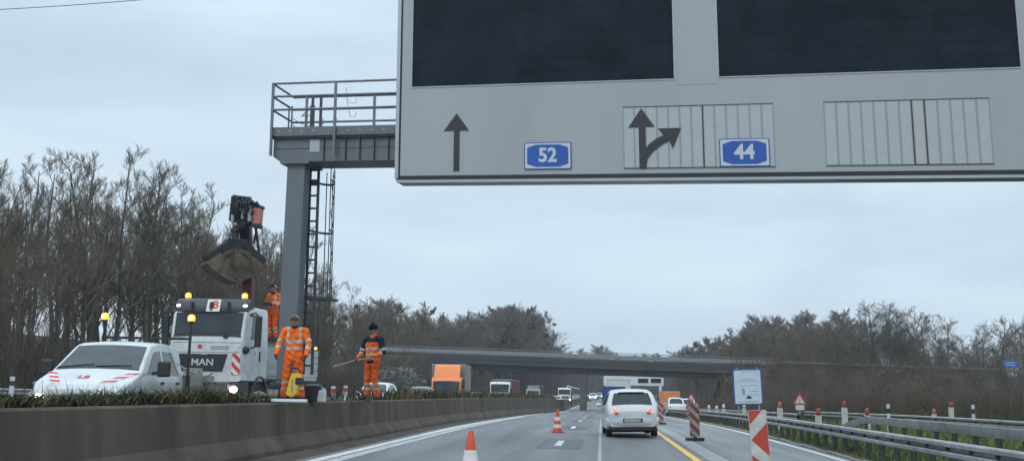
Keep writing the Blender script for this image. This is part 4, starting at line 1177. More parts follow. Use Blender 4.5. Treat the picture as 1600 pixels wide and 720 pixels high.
for s in (-1, 1):
    vb_.side_patch([(1.20, 1.22), (1.72, 1.60), (1.82, 1.66), (2.22, 1.70), (2.22, 1.22)], s, .006).build("door_window", GLASSD, van)
    vb_.side_patch([(2.40, 1.22), (2.40, 1.70), (2.95, 1.69), (3.32, 1.22)], s, .006).build("rear_door_window", GLASSD, van)
    b = MB()
    for y in (1.12, 2.31, 3.36): vb_.side_patch([(y - .006, .5), (y + .006, .5), (y + .006, 1.20), (y - .006, 1.20)], s, .004, b=b)
    b.build("door_gap", PLASTG, van)
    for y in (2.15, 3.2):
        b = MB(); vb_.side_patch([(y - .10, 1.04), (y + .04, 1.04), (y + .04, 1.085), (y - .10, 1.085)], s, .03, b=b); b.build("door_handle", PLAST, van)
    b = MB(); b.bbox(s * .98, s * 1.22, 1.30, 1.42, 1.18, 1.48); mi_ = b.build("door_mirror", PLAST, van, bevel=.04)
    b = MB(); b.bar((s * .88, 1.36, 1.24), (s * 1.0, 1.36, 1.26), .05, .06); b.build("mirror_arm", PLAST, mi_)
    b = MB(); b.prism([(.42, .66), (.82, .68), (.82, .86), (.44, .82)], lambda x, z, q: (s * x, .06 + .25 * max(0, x - .4) ** 2 + q, z), -.12, .02); hl = b.build("headlamp", LAMPO, van, bevel=.01)
    if s < 0:
        b = MB(); b.ball((s * .62, -.045, .76), .09, (1, .4, 1)); b.build("lit_bulb", LAMPW, hl, smooth=True)
    wheel(van, s * .74, .85, .33, .2, .6, s); wheel(van, s * .74, 4.2, .33, .2, .6, s)
b = MB(); b.prism([(-.40, .70), (.40, .70), (.42, .82), (-.42, .82)], lambda x, z, q: (x, .02 + q, z), -.03, .04); gr_ = b.build("grille", PLAST, van)
b = MB(); b.lathe([(.085, -.014), (.10, -.014), (.10, .014), (.085, .014), (.085, -.014)], (0, -.03, .76), 'y', 24)
b.bar((-.05, -.03, .81), (-.012, -.03, .73), .014); b.bar((.05, -.03, .81), (.012, -.03, .73), .014); b.build("emblem", CHROME, gr_)
b = MB(); b.bbox(-.86, .86, -.06, .14, .36, .64); b.build("bumper", PLASTG, van, bevel=.04)
# chevrons and logo on the bonnet
def hood(x, y, t): return (x, y, vb_.top(x, y) + .004 + t)
for s in (-1, 1):
    b = MB(); q = [(.34, .12), (.50, .12), (.84, .80), (.68, .80)]
    b.prism([(s * a, c) for a, c in q], hood, 0, .002); ch = b.build("chevron", HWHITE, van)
    b = MB()
    for k in range(3):
        a0, a1 = .02 + k * .36, .02 + k * .36 + .17
        pt = lambda t, e: (s * (.34 + .34 * t + .16 * e), .12 + .68 * t)
        b.prism([pt(a0, 0), pt(a0 + .10, 1), pt(min(1, a1 + .10), 1), pt(a1, 0)], hood, .003, .005)
    b.build("red_bands", RED, ch)
lg = text_mesh("logo_letters", "LB", .20, lambda p, q, t: (p - .05, .43 + q * 1.15, vb_.top(p - .05, .43 + q * 1.15) + .004 + t), LOGOR, van, .003, .006)
# flat bed with drop sides, headboard and beacons
M_BED = mat("alloy_dropside", (.36, .37, .37), .5, .4, var=.15, scale=3, dirt=(.2, .19, .17), dscale=3)
b = MB(); b.bbox(-.98, .98, 3.72, 5.75, .78, .86); bd = b.build("bed", M_BED, van)
for nm, (x0, x1, y0, y1) in (("dropside", (-.99, -.955, 3.75, 5.75)), ("dropside", (.955, .99, 3.75, 5.75)), ("tailgate", (-.95, .95, 5.72, 5.76))):
    b = MB()
    for k in range(3): b.bbox(x0, x1, y0, y1, .865 + k * .135, .865 + k * .135 + .128)
    b.build(nm, M_BED, van, bevel=.006)
b = MB()
for x in (-.92, .92): b.bar((x, 3.70, .8), (x, 3.70, 2.02), .05)
b.bar((-.95, 3.70, 2.02), (.95, 3.70, 2.02), .055); b.bar((-.95, 3.70, 1.5), (.95, 3.70, 1.5), .04)
b.build("headboard_rack", PLAST, van)
for s in (-1, 1): beacon(van, s * .92, 3.70, 2.36, 1.15, pole=2.0)
b = MB(); b.bar((.98, 3.95, 1.28), (.2, 4.5, 1.62), .05, .03); b.bar((.9, 4.3, 1.27), (.4, 3.9, 1.55), .04, .03)
M_WOOD = mat("tool_wood", (.24, .17, .10), .85, var=.25, scale=4)
MV = Matrix.Translation(van.location) @ van.rotation_euler.to_matrix().to_4x4(); b.v = [tuple(MV @ Vector(p)) for p in b.v]
tag(b.build("timber_battens", M_WOOD), "two crossed timber battens sticking out of the pickup's load bed", "timber")
MV = Matrix.Translation(van.location) @ van.rotation_euler.to_matrix().to_4x4()
M_BOXG = mat("tool_box_grey", (.20, .20, .19), .7, var=.15, scale=4, dirt=(.11, .1, .09), dscale=3)
b = MB(); b.bbox(.25, .85, 4.05, 4.75, .865, 1.20); b.bbox(.23, .87, 4.03, 4.77, 1.205, 1.25); b.v = [tuple(MV @ Vector(p)) for p in b.v]
tag(b.build("tool_chest", M_BOXG, bevel=.01), "low grey tool chest standing on the pickup's load bed", "tool chest")

# pale steel trough on the median edge beyond the pickup's bed
sx0, sx1 = at_y(284, 590, 21.8), at_y(345, 590, 21.8)
tr_ = thing("steel_trough", "pale grey steel trough with a row of holes standing between the pickup and the lorry", "trough", ((sx0.x + sx1.x) / 2, 21.8, zw(21.8) - .02))
w = (sx1.x - sx0.x) / 2
b = MB(); b.bbox(-w, w, 0, .45, .0, .36); b.bbox(-w - .02, w + .02, -.015, .47, .365, .43); b.build("trough_body", M_BOXG, tr_, bevel=.012)
b = MB()
for k in range(6): b.bbox(-w + .1 + k * .13, -w + .16 + k * .13, -.02, -.0155, .385, .41)
b.build("holes", PLAST, tr_)
b = MB(); b.prism([(-w, .72), (-w + .32, .72), (-w + .36, .432), (-w, .432)], lambda a, c, t: (a, .05 + t, c), 0, .34); b.build("crate", M_BED, tr_, bevel=.01)
b = MB(); b.bar((-.02, -.02, .44), (.22, .1, .62), .035); b.bar((.16, .0, .44), (-.12, .1, .66), .03); b.build("batten", M_WOOD, tr_)

# --- white lorry with grab crane
tp = at_y(318, 600, 27.6)
trk = thing("crane_lorry", "white lorry with dark sun visor and raised clamshell grab crane, beacons lit", "lorry", (tp.x, 27.6, zo(28) + .08), R(.3))
TW = 1.16
tzt = lerp_fn([(0, 2.12), (.03, 2.27), (.17, 3.0), (.36, 3.10), (.7, 3.20), (1.9, 3.22), (1.95, 3.16)])
tzb = lerp_fn([(0, 1.02), (1.95, 1.02)])
def thw(y, z): return TW - .10 * max(0, (.35 - y) / .35) ** 2 - max(0, z - 2.0) * .05
tl = Loft([0, .01, .03, .06, .10, .14, .17, .24, .36, .42, .55, .7, 1.2, 1.7, 1.9, 1.95], tzb, tzt, thw, .06, .03, rows=9)
tl.mesh().build("cab", WHITE, trk, smooth=40)
tg_ = lambda s, q=.08: (lambda y: s * (thw(y, tzt(y)) - q))
tl.top_patch(.042, .168, tg_(-1), tg_(1), .008, 8).build("windscreen", GLASSD, trk, smooth=40)
b = MB(); tl.top_patch(.032, .041, tg_(-1, .06), tg_(1, .06), .012, 2, b=b)
for x0, x1 in ((-.9, -.2), (-.15, .55)): b.tube([(x0, .03, 2.37), (x1, .04, 2.40)], .012, 5)
b.bbox(.5, .62, -.03, .03, 2.26, 2.36)
b.build("wiper", PLAST, trk)
b = MB(); rows = []                                     # sun visor
for x in np.linspace(-1.10, 1.10, 13):
    y = .10 + .12 * (abs(x) / 1.1) ** 3
    rows.append([(x, y + .30, 3.02), (x, y + .02, 2.99), (x, y, 3.06), (x, y + .10, 3.32), (x, y + .26, 3.42), (x, y + .5, 3.42), (x, y + .5, 3.1)])
b.grid(rows, closed=True); k = 7; b.f += [tuple(range(k)), tuple(12 * k + i for i in range(k))[::-1]]; b.mi += [0, 0]
vis = b.build("sun_visor", PLASTG, trk, smooth=40)
for x in (-.55, .05, .55):
    b = MB(); b.bbox(x - .03, x + .03, .06, .24, 3.06, 3.30); b.build("visor_rib", PLASTG, vis)
for s in (-1, 1):
    b = MB(); b.ball((s * 1.0, .24, 3.20), .045, (1.4, .6, .8)); b.build("marker_lamp", LAMPC, vis, smooth=True)
    beacon(trk, s * .86, .55, 3.40, 1.25)
def vfront(x, z, t): return (x, .10 + (z - 3.06) * .35 - .012 - t, z)
b = MB(); b.prism([(-.10, 3.02), (.30, 3.02), (.30, 3.38), (-.10, 3.38)], vfront, 0, .012); lp = b.build("logo_plate", HWHITE, vis)
text_mesh("logo_letters", "L", .26, lambda p, q, t: vfront(p + .02, q + 3.20, .013 + t), LOGOG, lp, .004, .004)
text_mesh("logo_letters", "B", .32, lambda p, q, t: vfront(p + .16, q + 3.21, .013 + t), LOGOR, lp, .004, .010)
ff = lambda x, z, t: (x, -.003 - t + .10 * max(0, (abs(x) - .8) / .36) ** 2, z)
b = MB(); b.prism([(-.80, 1.80), (.66, 1.80), (.52, 1.30), (-.70, 1.30)], ff, -.02, .014); grl = b.build("grille", PLAST, trk, bevel=.008)
b = MB()
for z in (1.38, 1.72): b.bbox(-.62, .50, -.024, -.016, z, z + .02)
b.build("grille_bar", PLASTG, grl)
text_mesh("maker_letters", "MAN", .27, lambda p, q, t: ff(p * 1.12 - .07, q + 1.555, .015 + t), CHROME, grl, .008, .006, 1.0)
b = MB(); b.prism([(-.12, 1.81), (.06, 1.81), (.04, 1.78), (-.10, 1.78)], ff, .014, .02); b.build("grille_trim", CHROME, grl)
b = MB(); b.bbox(-.90, 1.0, -.004, .02, 1.84, 1.852); b.bbox(-1.0, 1.04, -.004, .02, 2.12, 2.13); b.build("panel_gap", PLASTG, trk)
b = MB(); b.prism([(-.24, 1.95), (-.12, 1.95), (-.12, 2.06), (-.24, 2.06)], ff, 0, .006); b.build("red_emblem", LOGOR, trk)
M_FADE = mat("faded_lettering", (.36, .30, .31), .6, var=.1)
b = MB()
for z in (1.93, 1.99): b.prism([(.15, z), (.68, z), (.68, z + .04), (.15, z + .04)], ff, 0, .005)
b.build("faded_lettering", M_FADE, trk)
b = MB(); rows = []
for x in np.linspace(-1.2, 1.2, 11):
    y = -.05 + .14 * max(0, (abs(x) - .8) / .4) ** 2; rows.append([(x, y + .25, .52), (x, y, .55), (x, y - .02, .75), (x, y, 1.0), (x, y + .25, 1.02)])
b.grid(rows, closed=True); b.f += [(0, 1, 2, 3, 4), (54, 53, 52, 51, 50)]; b.mi += [0, 0]
bum = b.build("bumper", PLASTG, trk, smooth=45)
for s in (-1, 1):
    b = MB(); b.ball((s * .86, -.05, .80), .15, (1.25, .35, .8)); h_ = b.build("headlamp", LAMPO, bum, smooth=True)
    if s > 0:
        b = MB(); b.ball((s * .92, -.10, .80), .10, (1.1, .4, 1)); b.build("lit_bulb", LAMPW, h_, smooth=True)
    tl.side_patch([(.42, 2.25), (.50, 2.35), (.62, 2.90), (1.25, 2.90), (1.25, 2.22)], s, .008).build("door_window", GLASSD, trk)
    b = MB()
    for y in (.36, 1.40): tl.side_patch([(y - .008, 1.1), (y + .008, 1.1), (y + .008, 2.85), (y - .008, 2.85)], s, .004, b=b)
    tl.side_patch([(.36, 2.92), (1.40, 2.92), (1.40, 2.96), (.36, 2.96)], s, .03, b=b); b.build("door_gap", PLAST, trk)
    b = MB(); tl.side_patch([(1.20, 1.62), (1.30, 1.62), (1.30, 1.92), (1.20, 1.92)], s, .015, b=b); b.build("door_handle", PLAST, trk)
    b = MB(); b.bbox(s * 1.30, s * 1.48, .30, .44, 2.02, 2.92); m1 = b.build("mirror", PLAST, trk, bevel=.04)
    b = MB(); b.tube([(s * 1.12, .5, 2.98), (s * 1.30, .34, 3.0), (s * 1.39, .36, 2.90)], .025, 6); b.tube([(s * 1.12, .5, 1.98), (s * 1.39, .36, 2.06)], .022, 6); b.build("mirror_arm", PLAST, m1)
    b = MB(); b.ball((s * 1.14, .12, 1.92), .13, (.8, .9, .9)); b.build("kerb_mirror", PLAST, m1, smooth=True)
    # mudguard and step
    b = MB(); rows = []
    for a in np.linspace(-.1, PI + .1, 12):
        rows.append([(s * q, 1.35 - .66 * math.cos(a), .55 + .66 * math.sin(a)) for q in (.78, 1.2)] + [(s * q, 1.35 - .61 * math.cos(a), .55 + .61 * math.sin(a)) for q in (1.2, .78)])
    b.grid(rows, closed=True); b.f += [(0, 1, 2, 3), (47, 46, 45, 44)]; b.mi += [0, 0]; b.build("mudguard", PLASTG, trk, smooth=40)
    wheel(trk, s * .98, 1.35, .52, .32, .58, s); wheel(trk, s * .95, 4.6, .52, .5, .58, s); wheel(trk, s * .95, 5.95, .52, .5, .58, s)
stripes(lambda a, c, t: (.80 + a, -.02 - t + .05 * max(0, a - .1), 1.22 + c), .24, .60, 4, trk, flip=True)
stripes(lambda a, c, t: (.66 + a, -.10 - t, .52 + c), .26, .42, 3, trk, flip=True)
b = MB(); b.prism([(0, 0), (.06, 0), (.06, .10), (0, .10)], lambda a, c, t: (thw(.85, 1.8) + .004 + t, .80 + a, 1.80 + c), 0, .004); b.build("door_emblem", LOGOR, trk)
M_CHAS = mat("chassis_dark", (.03, .03, .032), .7, var=.25, scale=4, dirt=(.07, .06, .05), dscale=3)
b = MB()
for x in (-.42, .42): b.bbox(x - .05, x + .05, .4, 7.2, .82, 1.06)
for y in (1.4, 2.6, 4.0, 5.3, 7.1): b.bbox(-.37, .37, y - .06, y + .06, .86, 1.02)
b.bbox(.55, 1.05, 2.2, 3.3, .55, 1.0); b.bbox(-1.05, -.55, 2.2, 3.4, .5, 1.0)
b.build("chassis", M_CHAS, trk)
M_TBED = mat("lorry_dropside_white", (.50, .53, .54), .5, .1, var=.1, scale=3, dirt=(.30, .29, .27), dscale=2)
b = MB(); b.bbox(-1.23, 1.23, 3.15, 7.3, 1.12, 1.24); b.build("bed", M_TBED, trk)
for x0, x1 in ((-1.25, -1.20), (1.20, 1.25)):
    b = MB()
    for k in range(4): b.bbox(x0, x1, 3.2, 7.3, 1.245 + k * .235, 1.245 + k * .235 + .215)
    ds = b.build("dropside", M_TBED, trk, bevel=.008)
    b = MB()
    for y in (3.2, 5.2, 7.25): b.bbox(x0 - .01, x1 + .012, y - .05, y + .05, 1.1, 2.2)
    b.build("stake", M_GALVD, ds)
b = MB()
for k in range(4): b.bbox(-1.19, 1.19, 7.26, 7.31, 1.245 + k * .235, 1.245 + k * .235 + .215)
b.build("tailgate", M_TBED, trk, bevel=.008)
b = MB(); b.bbox(-1.2, 1.2, 3.12, 3.17, 1.245, 2.3); b.build("headboard", M_TBED, trk)
beacon(trk, 1.15, 7.2, 2.2, .8)
# crane
M_CRED = mat("crane_dark_red", (.11, .022, .02), .55, var=.25, scale=4, dirt=(.04, .03, .03), dscale=3)
M_CBLK = mat("crane_black_steel", (.014, .015, .018), .55, var=.3, scale=5)
M_CSIL = mat("hydraulic_rod", (.32, .34, .36), .35, .6, var=.1)
M_CPINK = mat("crane_cover_faded_red", (.46, .17, .14), .6, var=.12, scale=5)
M_RUST = mat("clamshell_rusty", (.075, .055, .04), .85, .1, var=.4, scale=3, dirt=(.22, .18, .13), dscale=1.1)
CY = 30.6
def W(px_, py_, y=CY): return at_y(px_, py_, y)
crn = MB(); a0 = W(388, 500); crn.bar(a0, W(389, 436), .30, .34); crn.bar(W(372, 520), W(404, 520), .5, .35)
cr_ = to_local(crn, trk).build("crane_column", M_CRED, trk, bevel=.02)
b = MB(); b.bar(W(388, 440), W(385, 322), .26, .30); b.bar(W(379, 378), W(376, 318), .12, .16); to_local(b, trk).build("crane_boom", M_CBLK, trk, bevel=.02)
b = MB(); b.bar(W(397, 380, CY + .1), W(402, 350, CY + .1), .05); b.bar(W(406, 400, CY + .1), W(399, 352, CY + .1), .07, .07); to_local(b, trk).build("crane_stay", M_CRED, trk)
b = MB()
for (x0, y0, x1, y1, w) in ((370, 308, 366, 346, .28), (366, 309, 392, 312, .16), (377, 318, 398, 322, .22), (372, 330, 404, 334, .2), (368, 345, 392, 347, .22), (393, 322, 396, 350, .14)):
    b.bar(W(x0, y0, CY - .35), W(x1, y1, CY - .35), w)
to_local(b, trk).build("crane_head", M_CBLK, trk, bevel=.015)
b = MB()
for k in range(13):
    u = k * 2.3; b.tube([W(364 + u, 308 + (k % 3) * 2, CY - .45), W(361 + u + (k % 4) * 3, 318 + (k % 3) * 6, CY - .62), W(365 + u * .9, 336 + (k % 5) * 4, CY - .5), W(364 + u * .35, 352 + (k % 3) * 8, CY - .52)], .022, 5)
for k in range(5): b.tube([W(368 + k * 4, 372, CY - .4), W(364 + k * 6, 362 - k * 3, CY - .6), W(378 + k * 2, 346, CY - .5)], .02, 5)
for k in range(6): b.bar(W(364 + k * 7, 306 + k * 2.0, CY - .5), W(369 + k * 7, 311 + k * 2.4, CY - .4), .10)
to_local(b, trk).build("hydraulic_hose", M_CBLK, trk)
b = MB(); b.tube([W(380, 327, CY - .5), W(380, 342, CY - .5)], .075, 10); b.tube([W(390, 322, CY - .5), W(390, 346, CY - .5)], .07, 10); b.tube([W(363.5, 336, CY - .5), W(363.5, 347, CY - .5)], .06, 8); b.tube([W(368, 348, CY - .5), W(368, 353, CY - .5)], .07, 8)
to_local(b, trk).build("hydraulic_cylinder", M_CSIL, trk, smooth=40)
b = MB(); b.bar(W(404, 326, CY - .3), W(401.5, 351, CY - .3), .26, .3); to_local(b, trk).build("crane_cover", M_CPINK, trk, bevel=.04)
b = MB(); b.bar(W(402, 351, CY - .3), W(401, 356, CY - .3), .3, .3); b.bar(W(405, 322, CY - .3), W(404.5, 326, CY - .3), .28, .3); to_local(b, trk).build("crane_cover_end", M_CBLK, trk)
b = MB(); b.tube([W(367.5, 352, CY - .5), W(367.5, 378, CY - .5)], [.09, .12], 10); b.bar(W(360, 377, CY - .5), W(376, 377, CY - .5), .3, .18); b.bar(W(362, 360, CY - .5), W(373, 360, CY - .5), .24, .12)
to_local(b, trk).build("rotator", M_CBLK, trk, bevel=.015)
# clamshell grab: two curved shells on a frame
gc = W(367, 383, CY - .5)
ga_ = R(33)
def grab(p, q, z):
    p *= .88; q *= .9
    return (gc.x + p * math.cos(ga_) - q * math.sin(ga_), gc.y + p * math.sin(ga_) + q * math.cos(ga_), gc.z + z)
GL = .52
for s in (-1, 1):
    prof = [(.06, -.16), (.40, -.26), (.80, -.50), (1.06, -.68), (.86, -.84), (.56, -1.02), (.28, -1.15), (.01, -1.22)]
    inner = [(.01, -1.16), (.27, -1.10), (.53, -.97), (.81, -.80), (.97, -.69), (.76, -.56), (.38, -.32), (.06, -.22)]
    b = MB()
    b.grid([[grab(s * p, q, z) for p, z in prof] for q in (-GL, GL)]); b.grid([[grab(s * p, q, z) for p, z in inner] for q in (-GL, GL)])
    for q0, q1 in ((-GL, -GL + .05), (GL - .05, GL)):
        b.prism(prof, lambda p, z, q: grab(s * p, q, z), q0, q1)
    b.grid([[grab(s * .01, q, z) for q in (-GL, GL)] for z in (-1.05, -1.10)])
    sh = to_local(b, trk).build("clamshell_half", M_RUST, trk, smooth=30)
    for q in (-GL - .012, GL + .012):
        b = MB(); b.bar(grab(s * .06, q, -.2), grab(s * .05, q, -1.08), .10, .03, up=(math.cos(ga_ + PI / 2), math.sin(ga_ + PI / 2), 0)); to_local(b, trk).build("shell_rib", M_RUST, sh)
    b = MB(); b.bar(grab(s * 1.03, -GL - .02, -.67), grab(s * 1.03, GL + .02, -.67), .06, .06); to_local(b, trk).build("shell_lip", M_RUST, sh)
    b = MB()
    for q in (-GL - .014,):
        b.bar(grab(s * .10, q, -.24), grab(s * .46, q, -.46), .05, .02); b.bar(grab(s * .46, q, -.46), grab(s * .60, q, -.95), .05, .02)
    to_local(b, trk).build("shell_rib", M_RUST, sh)
    b = MB(); b.bar(grab(s * .10, -.40, .10), grab(s * 1.0, -.44, -.50), .12, .17); b.bar(grab(s * .10, .40, .10), grab(s * 1.0, .44, -.50), .12, .17); b.bar(grab(s * .2, -.36, -.22), grab(s * .55, -.50, -.30), .09, .14); b.bar(grab(s * .5, -.50, -.14), grab(s * .5, .50, -.14), .16, .16); b.tube([grab(s * .12, 0, -.02), grab(s * .80, 0, -.36)], .075, 8)
    to_local(b, trk).build("grab_arm", M_CBLK, trk)
b = MB(); c_ = [grab(p, q, z) for z in (.16, -.24) for p, q in ((-.34, -.46), (.34, -.46), (.34, .46), (-.34, .46))]
b.add(c_, [(0, 1, 2, 3), (7, 6, 5, 4), (0, 4, 5, 1), (1, 5, 6, 2), (2, 6, 7, 3), (3, 7, 4, 0)]); to_local(b, trk).build("grab_frame", M_CBLK, trk, bevel=.02)

# --- other lorries
def lorry(name, label, loc, rz, cabm, boxm, W_=1.2, H=2.9, box=None, lit=False, spoiler=True, group=None):
    t = thing(name, label, "lorry", loc, rz, group)
    zt = lerp_fn([(0, H * .53), (.05, H * .56), (.17, H - .28), (.4, H - .05), (.7, H), (1.9, H)]); zb = lerp_fn([(0, .45), (2, .45)])
    hw = lambda y, z: W_ - .10 * max(0, (.3 - y) / .3) ** 2
    c = Loft([0, .02, .05, .1, .17, .22, .3, .4, .55, .7, 1.3, 1.9], zb, zt, hw, .07, .03)
    c.mesh().build("cab", cabm, t, smooth=40)
    g = lambda s: (lambda y: s * (hw(y, zt(y)) - .10))
    c.top_patch(.055, .168, g(-1), g(1), .008).build("windscreen", GLASSD, t, smooth=40)
    for s in (-1, 1):
        c.side_patch([(.35, 1.6), (.5, H - .5), (1.2, H - .5), (1.2, 1.6)], s, .008).build("door_window", GLASSD, t)
        b = MB(); b.bbox(s * (W_ + .06), s * (W_ + .24), .1, .24, 1.5, 2.25); b.build("mirror", PLAST, t, bevel=.03)
        b = MB(); b.bbox(s * .72, s * 1.08, -.03, .05, .62, .80); b.build("headlamp", LAMPC if lit else LAMPO, t, bevel=.02)
        wheel(t, s * (W_ - .17), 1.35, .5, .3, .58, s)
    b = MB(); b.bbox(-.8, .8, -.014, .02, .98, 1.36); gr = b.build("grille", PLAST, t, bevel=.01)
    b = MB()
    for z in (1.08, 1.2): b.bbox(-.7, .7, -.02, -.0145, z, z + .03)
    b.build("grille_bar", CHROME, gr)
    b = MB(); b.bbox(-W_ + .02, W_ - .02, -.06, .2, .40, .62); b.build("bumper", cabm, t, bevel=.04)
    if box:
        bw, bh, bl, b0 = box
        if spoiler:
            b = MB(); k = bh - .04; sw = W_ - .16
            b.grid([[(-sw, .45, H - .02), (sw, .45, H - .02)], [(-sw, .62, H + .25), (sw, .62, H + .25)], [(-sw, 1.0, k - .12), (sw, 1.0, k - .12)], [(-sw, 1.85, k), (sw, 1.85, k)], [(-sw, 1.88, H - .02), (sw, 1.88, H - .02)]])
            b.f += [(0, 2, 4, 6, 8), (9, 7, 5, 3, 1)]; b.mi += [0, 0]
            b.build("roof_spoiler", cabm, t, smooth=50)
        b = MB(); b.bbox(-bw, bw, 2.1, 2.1 + bl, b0, bh); bx = b.build("cargo_box", boxm, t, bevel=.03)
        b = MB(); b.bbox(-bw - .01, bw + .01, 2.09, 2.11 + bl, bh - .09, bh + .01); b.build("box_edge", M_SFRAME, bx)
        b = MB(); b.bbox(-bw - .01, bw + .01, 2.09, 2.11 + bl, b0 - .06, b0 + .06); b.build("box_edge", M_SFRAME, bx)
        for s in (-1, 1):
            for k in (1.3, 2.6):
                wheel(t, s * (W_ - .2), 2.1 + bl - k, .5, .34, .58, s)
        b = MB(); b.bbox(-.5, .5, .5, 2 + bl, .6, .9); b.build("chassis", M_CHAS, t)
    return t
M_ORANGE = mat("lorry_orange_paint", (.72, .19, .025), .4, var=.06, scale=2, coat=.2)
M_GREYBOX = mat("cargo_box_grey", (.24, .235, .225), .6, var=.1, scale=1.2, dirt=(.17, .16, .15), dscale=1)
M_REDBOX = mat("trailer_dark_red", (.13, .018, .024), .6, var=.12, scale=1)
M_GREENBOX = mat("tipper_green_grey", (.10, .12, .12), .6, var=.15, scale=1)
M_BLUEBOX = mat("tarpaulin_blue", (.012, .045, .16), .6, var=.12, scale=1)
def opp(px_, y): return at_y(px_, 600, y).x
lorry("box_lorry", "orange fronted box lorry with grey box under the bridge end", (opp(697, 72), 72, zo(72)), R(4), M_ORANGE, M_GREYBOX, 1.10, 2.35, (1.27, 3.35, 6.5, .8))
lorry("semi_lorry", "white high roofed lorry with dark red trailer under the bridge", (opp(781, 118), 118, zo(118)), 0, WHITE, M_REDBOX, 1.2, 2.95, (1.22, 3.25, 12.5, .9), spoiler=False)
lorry("box_lorry", "small white lorry with lit headlamps between the red trailer and the bridge pier", (opp(833, 152), 152, zo(152)), 0, WHITE, M_GREENBOX, 1.05, 2.5, (1.1, 3.05, 6, .8), lit=True)
lt = lorry("tipper_lorry", "white tipper lorry with a thin loading arm, just left of the bridge pier", (opp(882, 186), 186, zo(186)), 0, WHITE, M_GREENBOX, 1.2, 2.9, (1.22, 2.3, 6, .9), lit=True, spoiler=False)
b = MB(); b.bar((.3, 2.0, 2.2), (.5, 2.2, 3.3), .14); b.bar((.5, 2.2, 3.3), (3.2, 4.5, 2.6), .16); b.build("loading_arm", HWHITE, lt)
# traffic in our lane ahead
def box_rear(name, label, px_, y, w, h, m, cat="lorry", low=None):
    x = at_y(px_, 600, y).x; t = thing(name, label, cat, (x, y, zr(y)))
    b = MB(); b.bbox(-w, w, 0, 7, .85, h); bx = b.build("cargo_box", m, t, bevel=.03)
    b = MB(); b.bbox(-.008, .008, -.006, .0, .9, h - .1); b.bbox(-w, w, -.008, .0, .86, .94); b.bbox(-w, w, -.008, 0, h - .1, h - .03); b.build("door_frame", PLASTG, bx)
    if low: b = MB(); b.bbox(-w * .6, w * .98, -.012, -.004, low[0], low[1]); b.build("rear_panel", low[2], bx)
    for s in (-1, 1):
        b = MB(); b.bbox(s * (w - .35), s * (w - .05), -.03, .05, .6, .74); b.build("tail_lamp", LAMPR, t)
        wheel(t, s * (w - .25), 1.3, .48, .3, .58, s); wheel(t, s * (w - .25), 8.4, .48, .3, .58, s)
    b = MB(); b.bbox(-w + .05, w - .05, 7.3, 9.2, .6, min(h, 2.7)); b.build("cab", m, t, bevel=.1)
    b = MB(); b.bbox(-w + .1, w - .1, .1, .22, .45, .58); b.build("underrun_bar", PLAST, t)
    return t
M_BROWN = mat("rear_panel_brown", (.10, .065, .05), .6, var=.1)
box_rear("box_lorry", "white lorry with a brown rear panel far ahead under the bridge", 967, 128, 1.5, 4.2, WHITE, low=(2.1, 3.0, M_BROWN))
box_rear("box_van", "blue box van hidden mostly behind the white hatchback", 959, 92, 1.05, 2.55, M_BLUEBOX, "van")
hp = road_pt(981, 684, zr)
car = make_hatchback("hatchback", "white hatchback ahead in our lane with both tail lamps glowing", WHITE2, (hp.x, hp.y, zr(hp.y)), PI)
car.location = (hp.x, hp.y + 3.9, zr(hp.y)); 
car.rotation_euler = (0, R(1.6), PI + R(2.5)); car.scale = (.92, .95, .90)
make_hatchback("hatchback", "second white hatchback with glowing tail lamps, right of the nearest car", WHITE2, (at_y(1006, 630, 66).x, 70, zr(68)), PI)
# oncoming cars seen over the barrier
M_CGREY = mat("car_grey_paint", (.18, .20, .21), .35, var=.05, coat=.4)
M_CDARK = mat("car_dark_paint", (.05, .058, .066), .3, .2, var=.05, coat=.5)
def oncoming(label, px_, y, paint, lamps=False, s=1.0, u=None):
    x = at_y(px_, 605, y).x
    t = make_hatchback("oncoming_car", label, paint, (x, y, zo(y)), 0, lit=False, plate=False)
    t.scale = (s, s, s)
    if lamps:
        for q in (-1, 1):
            b = MB(); b.ball((q * .56, .03, .66), .10, (1.2, .5, .8)); b.build("lit_bulb", LAMPC, t, smooth=True)
    return t
oncoming("white oncoming car behind the worker in the navy hat", 576, 50, WHITE2)
oncoming("grey oncoming car left of the orange lorry", 648, 62, M_CGREY)
oncoming("white oncoming car between the orange lorry and the white lorry", 741, 96, WHITE2)
oncoming("pale grey oncoming car just left of the red trailer lorry", 758, 108, M_CGREY)
oncoming("grey oncoming car with lit lamps right of the small white lorry", 853, 148, M_CGREY, True)
oncoming("oncoming car with bright lamps right of the bridge pier", 926, 236, WHITE2, True, 1.15)
oncoming("farther oncoming car with bright lamps, beside the first past the pier", 936, 262, M_CGREY, True, 1.15)
oncoming("white oncoming car in front of the tipper lorry", 870, 166, WHITE2, True)
dk = oncoming("dark silver car at the far left behind the pickup's bonnet", 84, 25, M_CDARK, False, .98)
dk.rotation_euler = (0, 0, R(12))
# slip road at right with vehicles
struct(strip("slip_road", 6.6, 11.5, 84, 260, lambda y: terrain(9.0, y), M_ASPH2, .09))
xx = at_y(1043, 620, 126).x
lorry("orange_lorry", "small orange lorry on the slip road right of the far beacons", (xx, 126, terrain(9, 126) + .1), PI, M_ORANGE, M_ORANGE, 1.05, 2.2, (1.1, 2.75, 3.5, .8), spoiler=False)
for px_, y, lb in ((1052, 98, "white van parked on the slip road, left one of two"), (1070, 104, "white van parked on the slip road, right one of two")):
    x = at_y(px_, 630, y).x; t = make_hatchback("parked_van", lb, WHITE2, (x, y, terrain(9, y) + .1), PI, lit=True, plate=False, cat="van"); t.scale = (1.0, 1.0, 1.15)

